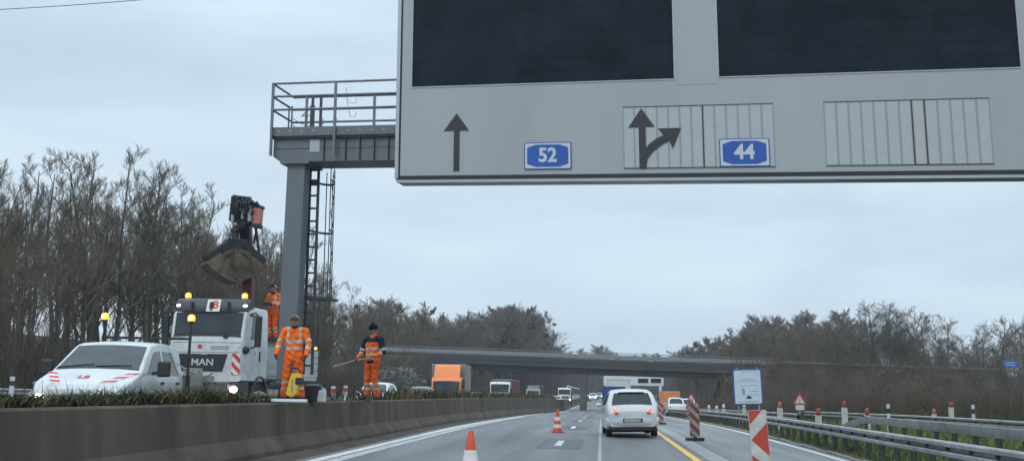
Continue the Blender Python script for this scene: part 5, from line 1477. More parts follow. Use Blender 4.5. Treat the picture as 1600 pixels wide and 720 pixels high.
# ------------------------------------------------------------------ people
M_HIVIS = mat("hivis_orange", (.86, .155, .018), .8, var=.18, scale=6, spec=.15, bump=.5, bscale=12, dirt=(.68, .115, .02), dscale=3.5)
M_HIDARK = mat("hivis_orange_worn", (.74, .125, .02), .85, var=.2, scale=6, spec=.15, bump=.5, bscale=12, dirt=(.48, .09, .025), dscale=3)
M_REFL = mat("reflective_tape", (.42, .42, .38), .4, var=.12, scale=10)
M_NAVY = mat("navy_workwear", (.012, .018, .038), .8, var=.2, scale=8, spec=.2)
M_SKIN = mat("skin", (.40, .22, .16), .55, var=.08, scale=9)
M_LIP = mat("lips", (.30, .12, .10), .5, var=.05)
M_EYE = mat("eye_dark", (.02, .016, .014), .3, var=0)
M_BOOT = mat("work_boot", (.022, .019, .017), .7, var=.2, scale=12)
M_GLOVE = mat("work_glove", (.07, .062, .055), .8, var=.25, scale=14)
M_HAIR = mat("hair_brown", (.075, .045, .028), .85, var=.3, scale=40)
M_WOOL = mat("knitted_cap_navy", (.008, .010, .016), .95, var=.3, scale=50, spec=.1)
PM = {"jacket": 0, "trousers": 1, "tape": 2, "navy": 3, "skin": 4, "lip": 5, "eye": 6, "boot": 7, "glove": 8}
PMATS = [M_HIVIS, M_HIDARK, M_REFL, M_NAVY, M_SKIN, M_LIP, M_EYE, M_BOOT, M_GLOVE]
def capsule(b, p0, p1, r0, r1, sx=1.0, sy=1.0, n=14, m=5):
    p0, p1 = Vector(p0), Vector(p1); d = p1 - p0; L = d.length; d = d / L if L > 1e-6 else Vector((0, 0, 1))
    a = Vector((0, 1, 0)) if abs(d.y) < .9 else Vector((1, 0, 0)); x = a.cross(d).normalized(); y = d.cross(x)
    if sx != 1 or sy != 1: x, y = Vector((1, 0, 0)), Vector((0, 1, 0))
    rows = []
    for i in range(m + 1): t = PI / 2 * (1 - i / m); rows.append((p0 - d * r0 * math.sin(t), max(.0008, r0 * math.cos(t))))
    for i in range(m + 1): t = PI / 2 * i / m; rows.append((p1 + d * r1 * math.sin(t), max(.0008, r1 * math.cos(t))))
    b.grid([[p + x * (r * sx * math.cos(2 * PI * j / n)) + y * (r * sy * math.sin(2 * PI * j / n)) for j in range(n)] for p, r in rows], closed=True)
    k = len(rows); o = len(b.v) - k * n
    b.f += [tuple(o + j for j in range(n))[::-1], tuple(o + (k - 1) * n + j for j in range(n))]; b.mi += [0, 0]
def person(label, loc, rz, height, J, navy=False, hat=None, voxel=.0085, group=None):
    """J: joints in metres for a 1.78 m figure facing -Y; body is one remeshed skin"""
    t = thing("person", label, "person", loc, rz, group); k = height / 1.78
    prims = []
    def P(p0, p1, r0, r1, lab, sx=1.0, sy=1.0): prims.append((Vector(p0), Vector(p1), r0, r1, sx, sy, lab))
    # torso
    hipc = Vector(J.get("hip", (0, 0, .96))); chest = Vector(J.get("chest", (0, 0, 1.30))); neck = Vector(J.get("neck", (0, .01, 1.50)))
    P(hipc + Vector((0, 0, -.05)), hipc + Vector((0, 0, .12)), .150, .155, "jackethem", 1.22, .92)
    P(hipc + Vector((0, 0, .10)), chest, .155, .165, "torso", 1.22, .88)
    P(chest, neck + Vector((0, 0, -.10)), .165, .125, "torso", 1.25, .85)
    P(hipc + Vector((0, 0, -.10)), hipc + Vector((0, 0, -.02)), .135, .14, "trousers", 1.2, .95)
    for s, nm in ((-1, "r"), (1, "l")):
        sh = Vector(J.get("sh_" + nm, (s * .205, .01, 1.43))); el = Vector(J["el_" + nm]); wr = Vector(J["wr_" + nm])
        P(neck + Vector((s * .05, 0, -.05)), sh, .075, .085, "torso")
        P(sh, el, .084, .064, "uparm_" + nm); P(el, wr, .064, .050, "forearm_" + nm)
        # hand: palm, four fingers curled, thumb
        hd = Vector(J.get("hd_" + nm, (wr - el).normalized())).normalized(); pn = Vector(J.get("pn_" + nm, (-s * 1.0, -.3, 0))); pn = (pn - hd * pn.dot(hd)).normalized(); sd = hd.cross(pn)
        if sd.y > 0: sd = -sd                         # thumb side to the front
        P(wr - hd * .02, wr + hd * .035, .034, .036, "glove")
        for q in (-.022, 0, .022): P(wr + hd * .03 + sd * q, wr + hd * .085 + sd * q * 1.25, .020, .017, "glove")
        for i, (q, ln) in enumerate(((.034, .070), (.012, .078), (-.011, .073), (-.033, .058))):
            a = wr + hd * .085 + sd * q; m1 = a + hd * ln * .42 + pn * ln * .16; m2 = m1 + hd * ln * .12 + pn * ln * .36; m3 = m2 - hd * ln * .16 + pn * ln * .20
            P(a, m1, .0115, .0108, "glove"); P(m1, m2, .0108, .0102, "glove"); P(m2, m3, .0102, .009, "glove")
        a = wr + hd * .03 + sd * .036; m1 = a + sd * .032 + hd * .022 + pn * .012; m2 = m1 + hd * .03 + pn * .022
        P(a, m1, .0150, .0130, "glove"); P(m1, m2, .0130, .0105, "glove")
        hp_ = hipc + Vector((s * .095, 0, -.06)); kn = Vector(J["kn_" + nm]); an = Vector(J["an_" + nm])
        P(hp_, kn, .112, .080, "thigh_" + nm); P(kn, an + Vector((0, 0, .03)), .080, .074, "shin_" + nm)
        fd = Vector(J.get("fd_" + nm, (s * .25, -1, 0))).normalized()
        P(an + Vector((0, 0, -.02)), an + Vector((0, 0, -.035)), .056, .052, "boot"); P(an - fd * .03 + Vector((0, 0, -.05)), an + fd * .15 + Vector((0, 0, -.055)), .046, .040, "boot")
        P(an + fd * .08 + Vector((0, 0, -.04)), an + fd * .17 + Vector((0, 0, -.062)), .046, .034, "boot")
    # head with a face
    hc = Vector(J.get("head", (0, -.01, 1.665))); pt, yw = J.get("nod", 0.0), J.get("turn", 0.0)
    HR = Matrix.Rotation(yw, 3, 'Z') @ Matrix.Rotation(pt, 3, 'X')
    h = lambda x, y, z: hc + HR @ Vector((x, y, z))
    P(neck + Vector((0, 0, -.04)), hc + HR @ Vector((0, .02, -.06)), .062, .058, "skin")
    P(neck + Vector((0, 0, -.05)), neck + Vector((0, 0, .0)), .095, .082, "collar")
    P(h(0, .018, .025), h(0, -.008, .03), .092, .088, "skin"); P(h(0, -.02, .0), h(0, -.035, -.062), .074, .050, "skin"); P(h(0, -.045, -.075), h(0, -.058, -.082), .034, .026, "skin")
    P(h(0, -.092, .012), h(0, -.108, -.022), .011, .016, "skin"); P(h(-.045, -.078, .032), h(.045, -.078, .032), .014, .014, "skin")
    for s in (-1, 1):
        P(h(s * .033, -.087, .012), h(s * .037, -.086, .012), .0095, .0095, "eye")
        P(h(s * .086, .012, .015), h(s * .088, .018, -.018), .019, .014, "skin"); P(h(s * .05, -.065, -.02), h(s * .045, -.062, -.03), .026, .024, "skin")
    P(h(-.02, -.092, -.053), h(.02, -.092, -.053), .0085, .0085, "lip")
    b = MB()
    for p in prims: capsule(b, *p[:6])
    raw = b.build("person_raw", M_HIVIS, None, fix=True)
    md = raw.modifiers.new("Remesh", 'REMESH'); md.mode = 'VOXEL'; md.voxel_size = voxel; md.adaptivity = 0.0
    dg = bpy.context.evaluated_depsgraph_get(); me = bpy.data.meshes.new_from_object(raw.evaluated_get(dg)); bpy.data.objects.remove(raw)
    bm = bmesh.new(); bm.from_mesh(me)
    for _ in range(3): bmesh.ops.smooth_vert(bm, verts=bm.verts, factor=.35, use_axis_x=True, use_axis_y=True, use_axis_z=True)
    bm.to_mesh(me); bm.free()
    co = np.zeros(len(me.vertices) * 3); me.vertices.foreach_get("co", co); co = co.reshape(-1, 3)
    # cloth folds: small ripples on the clothed surface
    fc = np.zeros(len(me.polygons) * 3); me.polygons.foreach_get("center", fc); fc = fc.reshape(-1, 3)
    best = np.full(len(fc), 1e9); who = np.zeros(len(fc), int); tt = np.zeros(len(fc))
    for i, (p0, p1, r0, r1, sx, sy, lab) in enumerate(prims):
        a, c = np.array(p0), np.array(p1); sc = np.array([1 / sx, 1 / sy, 1.0]); d = (c - a) * sc; x = (fc - a) * sc
        tq = np.clip((x @ d) / max(1e-9, d @ d), 0, 1); ds = np.linalg.norm(x - tq[:, None] * d, axis=1) - (r0 + (r1 - r0) * tq)
        if lab in ("eye", "lip"): ds = ds - .004
        u = ds < best; best[u] = ds[u]; who[u] = i; tt[u] = tq[u]
    mi = np.zeros(len(fc), int); z = fc[:, 2]
    for i, p in enumerate(prims):
        k_ = who == i; lab = p[6]
        if lab in ("torso", "jackethem"):
            c = np.full(k_.sum(), PM["jacket"]); zz = z[k_]
            c[(zz > 1.04) & (zz < 1.095)] = PM["tape"]; c[(zz > 1.18) & (zz < 1.235)] = PM["tape"]
            if navy: c[zz > 1.36] = PM["navy"]; c[zz < .93] = PM["navy"]
            else:
                xx = np.abs(fc[k_][:, 0]); c[(xx > .105) & (xx < .15) & (zz > 1.235)] = PM["tape"]
            mi[k_] = c
        elif lab.startswith("uparm"):
            c = np.full(k_.sum(), PM["navy" if navy else "jacket"]); t_ = tt[k_]
            if navy: c[(t_ > .72) & (t_ < .92)] = PM["tape"]
            else: c[(t_ > .62) & (t_ < .82)] = PM["tape"]
            mi[k_] = c
        elif lab.startswith("forearm"):
            c = np.full(k_.sum(), PM["jacket"]); t_ = tt[k_]
            if navy: c[t_ < .25] = PM["navy"]; c[(t_ > .25) & (t_ < .42)] = PM["tape"]
            else: c[(t_ > .3) & (t_ < .5)] = PM["tape"]
            mi[k_] = c
        elif lab.startswith("thigh"): mi[k_] = PM["trousers"]
        elif lab.startswith("shin"):
            c = np.full(k_.sum(), PM["trousers"]); t_ = tt[k_]; c[(t_ > .28) & (t_ < .40)] = PM["tape"]; c[(t_ > .58) & (t_ < .70)] = PM["tape"]; mi[k_] = c
        elif lab == "trousers": mi[k_] = PM["trousers"]
        elif lab == "collar": mi[k_] = PM["navy"] if not navy else PM["jacket"]
        else: mi[k_] = PM[lab]
    for q in PMATS: me.materials.append(q)
    if len(me.materials) > len(PMATS): me.materials.pop(index=0)
    me.polygons.foreach_set("material_index", mi.astype(np.int32))
    nrm = np.zeros(len(co) * 3); me.vertices.foreach_get("normal", nrm); nrm = nrm.reshape(-1, 3)
    vclo = np.zeros(len(co)); lv = np.zeros(len(me.loops), int); me.loops.foreach_get("vertex_index", lv); lt = np.zeros(len(me.polygons), int); me.polygons.foreach_get("loop_total", lt)
    fm = np.repeat(np.isin(mi, [0, 1, 2, 3]), lt); np.maximum.at(vclo, lv, fm.astype(float))
    rip = np.sin(co[:, 2] * 46 + co[:, 0] * 25 + 2 * np.sin(co[:, 1] * 30)) * .5 + np.sin(co[:, 2] * 21 - co[:, 0] * 38 + 1.3) * .5
    co = co + nrm * (rip * .0095 * vclo)[:, None]
    me.vertices.foreach_set("co", co.ravel()); me.polygons.foreach_set("use_smooth", np.ones(len(me.polygons), bool)); me.update(); me.name = "body"
    body = bpy.data.objects.new("body", me); COL.objects.link(body); body.parent = t
    b = MB()
    if hat == "wool":
        rows = []
        for i in range(10):
            a = PI / 2 * i / 9; rr = .108 * math.cos(a) + .0005; zz = .045 + .115 * math.sin(a)
            rows.append([h(rr * math.cos(q) * .96, rr * math.sin(q) * 1.05 + .008, zz) for q in np.linspace(0, 2 * PI, 20, endpoint=False)])
        b.grid([[h(.103 * math.cos(q) * .96, .103 * math.sin(q) * 1.05 + .008, .015) for q in np.linspace(0, 2 * PI, 20, endpoint=False)], [h(.112 * math.cos(q) * .96, .112 * math.sin(q) * 1.05 + .008, .02) for q in np.linspace(0, 2 * PI, 20, endpoint=False)]] + [[h(.113 * math.cos(q) * .96, .113 * math.sin(q) * 1.05 + .008, .05) for q in np.linspace(0, 2 * PI, 20, endpoint=False)]] + rows, closed=True)
        capsule(b, h(0, .01, .165), h(0, .01, .175), .026, .022); b.build("knitted_cap", M_WOOL, t, smooth=True)
    else:
        rows = []
        for i in range(11):
            a = PI / 2 * i / 10; n = 22; row = []
            for j in range(n):
                q = 2 * PI * j / n; front = max(0, -math.sin(q)); low = .055 * front ** 1.5 - .055 * (1 - front) * (1 if math.sin(q) > -.2 else .3)
                rr = .101 * math.cos(a) * (1 + .03 * math.sin(5 * q + 3 * i)); zz = .03 + low * math.cos(a) + .098 * math.sin(a)
                row.append(h(rr * math.cos(q) + .0003 * math.cos(q), rr * math.sin(q) * 1.08 + .008, zz))
            rows.append(row)
        b.grid(rows, closed=True); b.build("hair" if hat is None else "cap", M_HAIR if hat is None else M_WOOL, t, smooth=True)
    t.scale = (k, k, k)
    return t
g1 = at_y(456, 619.5, 20.2)
zm = zw(20.2) + .03
person("bareheaded worker in orange high visibility suit looking down over a yellow breaker beside the column", (g1.x, 20.2, zm), R(6), 1.78,
       dict(neck=(0, -.02, 1.50), head=(0, -.065, 1.645), nod=R(38), el_r=(-.31, -.05, 1.16), wr_r=(-.325, -.20, .955), el_l=(.31, -.04, 1.16), wr_l=(.285, -.17, .94),
            kn_r=(-.13, -.06, .52), an_r=(-.17, .02, .09), kn_l=(.14, -.05, .52), an_l=(.19, .0, .09), hd_r=(-.05, -.4, -1), hd_l=(-.1, -.4, -1)))
g2y = 31.0; g2 = at_y(424, 533, g2y)
p2z = at_y(424, 445, g2y).z - 1.77
person("worker in orange suit standing on the lorry behind its cab, working the crane control", (g2.x, g2y, p2z), R(-14), 1.76,
       dict(nod=R(15), turn=R(-20), el_r=(-.27, -.02, 1.15), wr_r=(-.14, -.24, 1.14), el_l=(.27, -.02, 1.15), wr_l=(.12, -.25, 1.14), hd_r=(.3, -1, 0), hd_l=(-.3, -1, 0), pn_r=(0, 0, -1), pn_l=(0, 0, -1),
            kn_r=(-.11, -.03, .51), an_r=(-.12, .02, .09), kn_l=(.11, -.03, .51), an_l=(.13, .02, .09)), hat="cap")
MT = (Matrix.Translation(trk.location) @ trk.rotation_euler.to_matrix().to_4x4())
q = MT.inverted() @ Vector((g2.x, g2y, p2z))
b = MB(); b.bbox(q.x - .45, q.x + .4, q.y - .4, q.y + .4, q.z - .06, q.z - .004); b.bbox(q.x - .4, q.x - .34, q.y - .3, q.y - .24, 1.24, q.z - .06); b.bbox(q.x + .3, q.x + .36, q.y + .24, q.y + .3, 1.24, q.z - .06)
b.build("operator_platform", M_CHAS, trk)
b = MB(); cc = Vector((g2.x, g2y, p2z)) + Matrix.Rotation(R(-14), 3, 'Z') @ Vector((0, -.36, 1.12)); b.box(cc, (.26, .16, .12), Matrix.Rotation(R(-14), 3, 'Z'))
for s in (-.06, .06): b.tube([cc + Vector((s, 0, .06)), cc + Vector((s, 0, .12))], .012, 6)
tag(b.build("crane_remote", PLAST, bevel=.012), "black crane remote control box held by the worker on the lorry", "remote control")
g3y = 25.6; g3 = at_y(580, 622, g3y); z3 = zw(g3y) + .035
person("worker in navy knitted cap and navy shouldered orange suit, holding a long wooden pole", (g3.x, g3y, z3), R(-22), 1.93,
       dict(nod=R(16), turn=R(-14), el_r=(-.30, -.02, 1.14), wr_r=(-.27, -.24, .98), el_l=(.33, -.02, 1.13), wr_l=(.20, -.22, 1.02), hd_r=(.1, -1, -.3), hd_l=(-.4, -1, -.2), pn_r=(.3, 0, -1), pn_l=(-.3, 0, -1),
            kn_r=(-.10, -.05, .51), an_r=(-.12, .0, .09), kn_l=(.10, -.03, .51), an_l=(.13, .05, .09)), navy=True, hat="wool")
M_POLE = mat("tool_handle_wood", (.30, .235, .15), .8, var=.2, scale=6)
b = MB(); Rz3 = Matrix.Rotation(R(-22), 3, 'Z'); k3 = 1.93 / 1.78
ha = Vector((g3.x, g3y, z3)) + Rz3 @ (Vector((-.25, -.33, .925)) * k3); hb = Vector((g3.x, g3y, z3)) + Rz3 @ (Vector((.16, -.33, .965)) * k3)
dv = (hb - ha).normalized(); b.tube([ha + Vector((-.52, -.02, -.16)), ha, hb + dv * .12], .021, 8)
pole = b.build("tool_pole", M_POLE, smooth=40); tag(pole, "long pale wooden tool pole held slanting by the worker in the navy cap", "tool pole")
b = MB(); b.tube([ha + Vector((-.62, -.03, -.19)), ha + Vector((-.50, -.02, -.155))], [.012, .028], 8); b.build("ferrule", M_GALV, pole)
b = MB(); c0 = Vector((g3.x - .42, g3y + .1, z3 + .42)); c1 = Vector((g3.x - .12, g3y - .02, z3 + .02)); b.tube([c0, c1], .018, 8); sh = b.build("shovel", M_CBLK, smooth=40)
tag(sh, "dark spade leaning low beside the boots of the worker in the navy cap", "spade")
b = MB(); b.prism([(-.10, 0), (.10, 0), (.09, .22), (.0, .28), (-.09, .22)], lambda a, c, t: tuple(c1 + Vector((.0, -.03, 0)) + Vector((a, -.01 + t, -.0)) + (c1 - c0).normalized() * (c - .12)), 0, .012); b.build("spade_blade", M_CBLK, sh)

# ------------------------------------------------------------------ tools on the median
M_YEL = mat("machine_yellow", (.72, .46, .02), .5, var=.12, scale=5, dirt=(.3, .2, .04), dscale=3)
def med(px_, py_, y): return at_y(px_, py_, y)
by = 19.75; bb = med(461, 606, by)
br_ = thing("breaker", "yellow motor breaker with dark handle standing in front of the worker's legs", "power tool", (bb.x, by, zw(by) + .0))
b = MB(); b.prism([(-.15, .16), (-.02, .10), (.07, .16), (.10, .50), (.06, .58), (-.08, .58), (-.11, .48)], lambda a, c, t: (a + (c - .3) * .1, t, c), -.10, .10); b.build("housing", M_YEL, br_, bevel=.02)
b = MB(); b.tube([(-.12, -.02, .60), (-.09, -.02, .69), (.05, -.02, .69), (.10, -.02, .60)], .02, 8); b.build("handle", PLAST, br_, smooth=40)
b = MB(); b.tube([(-.06, 0, .13), (-.08, 0, -.02)], .035, 8); b.build("chisel", M_GALVD, br_)
b = MB(); b.bbox(.03, .15, -.12, .10, .36, .50); b.build("engine_cover", PLAST, br_, bevel=.02)
b = MB(); b.bbox(-.05, -.01, -.106, -.1005, .2, .46); b.build("label_strip", M_LOUVD, br_)
gy = 20.6; gg = med(433, 604, gy)
gn = thing("generator", "dark grey portable generator in a tube frame left of the yellow breaker", "generator", (gg.x, gy, zw(gy)))
b = MB(); b.bbox(-.17, .17, -.15, .15, .06, .26); b.build("engine", M_BOXG, gn, bevel=.03)
b = MB(); b.bbox(-.15, .14, -.13, .13, .262, .40); b.build("tank", PLASTG, gn, bevel=.04)
b = MB()
for y in (-.19, .19): b.tube([(-.22, y, .0), (-.22, y, .46), (.22, y, .46), (.22, y, .0), (-.22, y, .0)], .016, 6)
for x in (-.22, .22): b.tube([(x, -.19, .46), (x, .19, .46)], .016, 6)
b.build("tube_frame", M_CBLK, gn, smooth=40)
b = MB(); b.bbox(-.12, .12, -.165, -.151, .1, .22); b.build("panel", M_BED, gn)
b = MB(); a0 = med(411, 622.2, 19.3); a1 = med(479, 623.0, 19.3); zz = zw(19.3)
b.bar((a0.x, 19.3, zz + .045), (a1.x, 19.32, zz + .045), .12, .055); M_PLANK = mat("plank_white", (.72, .75, .77), .5, var=.05, scale=4)
tag(b.build("plank", M_PLANK, bevel=.006), "short white plank lying across the top of the barrier below the workers", "plank")
sy = 20.3; s0 = med(405, 612, sy)
b = MB(); b.tube([(s0.x - .16, sy, zw(sy) + .10), (s0.x, sy - .02, zw(sy) + .13), (s0.x + .17, sy + .03, zw(sy) + .10)], [.07, .10, .06], 10)
tag(b.build("sandbag", mat("sandbag_cloth", (.22, .18, .14), .95, var=.25, scale=5), smooth=50), "pale brown sandbag lying left of the generator", "sandbag")
wy = 21.3; w0 = med(489, 605, wy)
cn = thing("waste_bin", "black lidded bin on the median right of the column foot", "bin", (w0.x, wy, zw(wy)))
b = MB(); b.lathe([(.15, 0), (.18, .30), (.185, .33)], (0, 0, 0), 'z', 18); b.build("bin_body", PLAST, cn, smooth=40)
b = MB(); b.lathe([(.19, .332), (.19, .35), (.12, .38), (.02, .39)], (0, 0, 0), 'z', 18); b.build("lid", PLASTG, cn, smooth=40)
w1 = med(502, 603, wy); M_CAN = mat("canister_white", (.55, .58, .60), .5, var=.08)
cn = thing("canister", "white plastic canister with handle beside the black bin", "canister", (w1.x, wy, zw(wy)))
b = MB(); b.bbox(-.11, .11, -.08, .08, 0, .26); b.build("tank", M_CAN, cn, bevel=.03)
b = MB(); b.tube([(-.08, 0, .25), (-.07, 0, .31), (.03, 0, .31), (.04, 0, .25)], .014, 6); b.tube([(.075, 0, .25), (.075, 0, .30)], .022, 8); b.build("handle", M_CAN, cn, smooth=40)

# ------------------------------------------------------------------ cones, beacons, signs
M_CONE = mat("cone_orange_red", (.66, .075, .022), .5, var=.10, scale=5, dirt=(.40, .06, .03), dscale=4)
M_CONEW = mat("cone_band_white", (.68, .68, .66), .45, var=.08, scale=6, dirt=(.45, .44, .42), dscale=4)
def cone(label, x, y, h, nb):
    t = thing("traffic_cone", label, "traffic cone", (x, y, zr(y) + .008), random.uniform(0, .5), "cones along the lane line")
    rb, rt = .155 * h / .75, .03
    r_at = lambda z: rb + (rt - rb) * (z - .035) / (h - .035)
    b = MB(); w = .20 * h / .75
    b.prism(rrect(-w, w, -w, w, .04), lambda a, c, q: (a, c, q), 0, .035); b.build("base", M_CONE, t, bevel=.006)
    b = MB(); b.lathe([(r_at(.036), .036), (r_at(h - .02), h - .02), (r_at(h) * .9, h), (.018, h)], (0, 0, 0), 'z', 28); b.build("cone_body", M_CONE, t, smooth=40)
    for z0, z1 in nb:
        b = MB(); b.lathe([(r_at(z0) + .0005, z0), (r_at(z0) + .004, z0 + .002), (r_at(z1) + .004, z1 - .002), (r_at(z1) + .0005, z1)], (0, 0, 0), 'z', 28); b.build("white_band", M_CONEW, t, smooth=40)
    return t
q = at_depth(736, 672, 1); 
yc = 12.2; xc = at_y(736, 672, yc).x
cone("nearest red and white traffic cone, cut by the bottom of the view", xc, yc, at_y(736, 672, yc).z - .008, ((.14, .27), (.375, .52)))
p2 = road_pt(871, 675, zr)
cone("smaller red and white traffic cone farther up the lane, left of the white hatchback", p2.x, p2.y, .70, ((.13, .24), (.36, .47)))
M_BASE = mat("beacon_foot_rubber", (.03, .03, .03), .9, var=.2, scale=6)
M_BRED = mat("beacon_red", (.44, .045, .03), .5, var=.14, scale=5, dirt=(.26, .05, .04), dscale=3)
M_BWHT = mat("beacon_white", (.52, .50, .47), .5, var=.1, scale=5, dirt=(.33, .31, .28), dscale=3)
M_BRED0, M_BWHT0 = M_BRED, M_BWHT
M_BREDD = mat("beacon_red_grimy", (.26, .035, .03), .6, var=.2, scale=5, dirt=(.13, .04, .035), dscale=3); M_BWHTD = mat("beacon_white_grimy", (.34, .31, .29), .6, var=.2, scale=5, dirt=(.18, .155, .14), dscale=3)
def blade_beacon(label, x, y, h, tilt=0.0, flip=False, z=None, grp="striped beacons on the right of our lane", arrow=False):
    z = zr(y) + .01 if z is None else z
    M_BRED, M_BWHT = (M_BRED0, M_BWHT0) if arrow else (M_BREDD, M_BWHTD)
    t = thing("delineator_beacon", label, "beacon", (x, y, z), 0, grp); t.rotation_euler = (0, tilt, 0)
    b = MB(); b.prism([(-.30, -.16), (.30, -.16), (.34, 0), (.30, .16), (-.30, .16), (-.34, 0)], lambda a, c, q: (a * .75, c * 1.3, q), 0, .07); b.build("foot", M_BASE, t, bevel=.012)
    w, hb = .26, h - .12
    global RED
    keep = RED; RED = M_BRED
    if arrow:
        fn = lambda a, c, q: (a - w / 2, -.025 - q, c)
        b = MB(); b.prism([(0, .12), (w, .12), (w, h), (0, h)], fn, 0, .003); bl = b.build("blade", M_BWHT, t)
        b = MB(); b.prism([(.004, h - .21), (.20, h - .004), (.004, h - .004)], fn, .004, .006); b.prism([(.01, h - .43), (w - .004, h - .19), (w - .004, h - .67)], fn, .004, .006)
        b.prism([(.004, h - .65), (w - .004, h - .86), (w - .004, .13), (.004, .13)], fn, .004, .006); b.build("red_arrow_bands", M_BRED, bl)
    else: stripes(lambda a, c, q: (a - w / 2, -.025 - q, .12 + c), w, hb, 6.4, t, "blade", flip, .003, M_BWHT)
    RED = keep
    b = MB(); b.prism(rrect(-w / 2, w / 2, .10, h, .03), lambda a, c, q: (a, q, c), -.024, .03); b.build("blade_back", M_BWHT, t, bevel=.008)
    b = MB(); b.bbox(-.04, .04, -.02, .02, .06, .14); b.build("socket", M_BASE, t)
    return t
y0 = 15.2; x0 = at_y(1191, 720, y0).x; nb = blade_beacon("nearest large beacon with red and white arrow bands, leaning slightly left", x0, y0, at_y(1187, 640, y0).z - .01, R(-3.5), False, arrow=True)
p = road_pt(1086, 688, zr); blade_beacon("second striped beacon, beside the yellow line between the nearest one and the hatchback", p.x, p.y, 1.0, R(-1), True)
p = road_pt(1032, 662.5, zr); blade_beacon("third striped beacon, just right of the white hatchback", p.x, p.y, .98, 0, True)
for px_, py_, lb in ((1024, 656, "fourth striped beacon, partly hidden by the third"), (1018, 650, "farthest striped beacon in the row beyond the hatchback")):
    p = road_pt(px_, py_, zr); blade_beacon(lb, p.x, p.y, .98, 0, True)
y0 = 62; x0 = at_y(1075, 645, y0).x; blade_beacon("pale beacon on the verge under the small triangular sign", x0, y0, 1.0, 0, False, terrain(x0, y0), "beacons on the verge")
def post(b, x0, x1, z0, z1, r=.03): b.tube([(x0, 0, z0), (x1, 0, z1)], r, 8)
# construction board
yb = 43.0; pb = at_y(1171.5, 632, yb); zb_ = terrain(pb.x, yb)
bd = thing("board_sign", "tall white board sign with blue border and small print on posts behind the guard rail", "sign board", (pb.x, yb, zb_)); bd.rotation_euler = (0, R(-2.2), R(-3))
pt_ = at_y(1171, 576, yb); bw, b0, b1 = .60, pb.z - zb_, pt_.z - zb_
M_BBLUE = mat("board_blue", (.03, .10, .33), .5, var=.06); M_BFACE = mat("board_face_pale", (.52, .60, .66), .5, var=.05, scale=2); M_BTXT = mat("board_print", (.20, .30, .44), .6, var=.1); M_BDK = mat("board_print_dark", (.02, .05, .16), .6, var=.1); M_BGRN = mat("board_green", (.30, .45, .33), .6, var=.1)
def bf(a, c, t): return (a, -t, c)
b = MB(); b.prism(rrect(-bw, bw, b0, b1, .06), bf, -.03, 0); b.build("panel", M_BBLUE, bd, bevel=.006)
b = MB(); b.prism(rrect(-bw + .055, bw - .055, b0 + .055, b1 - .055, .04), bf, .002, .006); fc_ = b.build("face", M_BFACE, bd)
b = MB(); H_ = b1 - b0; random.seed(4)
for fr, x0, x1, n in ((.91, -.3, .40, 6), (.71, -.2, .26, 6), (.645, -.42, .46, 12), (.525, -.30, .40, 8), (.36, .10, .44, 5), (.27, .12, .46, 5)):
    for k in range(n):
        a = x0 + (x1 - x0) * k / n; b.prism([(a, b0 + H_ * fr), (a + (x1 - x0) / n * random.uniform(.55, .85), b0 + H_ * fr), (a + (x1 - x0) / n * .7, b0 + H_ * fr + .035), (a, b0 + H_ * fr + .035)], bf, .0065, .009)
b.build("small_print", M_BTXT, fc_)
b = MB(); b.prism([(-.28, b0 + .46 * H_), (-.14, b0 + .46 * H_), (-.12, b0 + .32 * H_), (-.18, b0 + .24 * H_), (-.24, b0 + .34 * H_)], bf, .0065, .009); b.build("picture", M_BTXT, fc_)
b = MB(); b.prism([(-.12, b0 + .17 * H_), (.16, b0 + .17 * H_), (.09, b0 + .25 * H_), (.0, b0 + .265 * H_), (-.06, b0 + .22 * H_)], bf, .0065, .009); b.build("picture", M_BDK, fc_)
b = MB(); b.prism([(-.40, b0 + .07 * H_), (.46, b0 + .07 * H_), (.46, b0 + .115 * H_), (-.40, b0 + .10 * H_)], bf, .0065, .009); b.build("picture", M_BGRN, fc_)
for s in (-.42, .42): b = MB(); b.tube([(s, .06, -.1), (s, .06, b1 + .06)], .035, 8); b.build("post", M_GALV, bd, smooth=40)
M_SRED = mat("sign_red", (.50, .05, .045), .5, var=.05)
def tri_sign(label, px_, py0, py1, y, plate=True):
    p = at_y(px_, py1, y); tp_ = at_y(px_, py0, y); z = terrain(p.x, y); t = thing("warning_sign", label, "warning sign", (p.x, y, z))
    h1 = tp_.z - z; h = (h1 - (p.z - z)); s = h * (.68 if plate else .95); b = MB()
    tri = lambda k, o=0: [(-.58 * k, h1 - s + o), (.58 * k, h1 - s + o), (0, h1 - o * 1.6)]
    b.prism([(-.6 * s, h1 - s), (.6 * s, h1 - s), (.0, h1)], bf, -.01, 0); pl = b.build("triangle", M_SRED, t)
    b = MB(); b.prism([(-.40 * s, h1 - s + .11 * s), (.40 * s, h1 - s + .11 * s), (0, h1 - .24 * s)], bf, .001, .004); b.build("white_field", M_SWHITE, pl)
    b = MB(); b.prism([(-.07 * s, h1 - .82 * s), (.07 * s, h1 - .82 * s), (.05 * s, h1 - .45 * s), (-.05 * s, h1 - .45 * s)], bf, .0045, .007); b.build("symbol", M_LOUVD, pl)
    if plate: b = MB(); b.prism([(-.36 * s, h1 - h), (.36 * s, h1 - h), (.36 * s, h1 - s - .02), (-.36 * s, h1 - s - .02)], bf, -.01, .002); b.build("extra_plate", M_SWHITE, t)
    b = MB(); b.tube([(0, .05, -.1), (0, .05, h1 - .1 * s)], .03, 8); b.build("post", M_GALV, t, smooth=40)
tri_sign("triangular red bordered warning sign with white plate behind the guard rail", 1250, 613, 640, 40)
tri_sign("tiny distant triangular warning sign left of the board sign", 1080, 614, 625, 64, False)
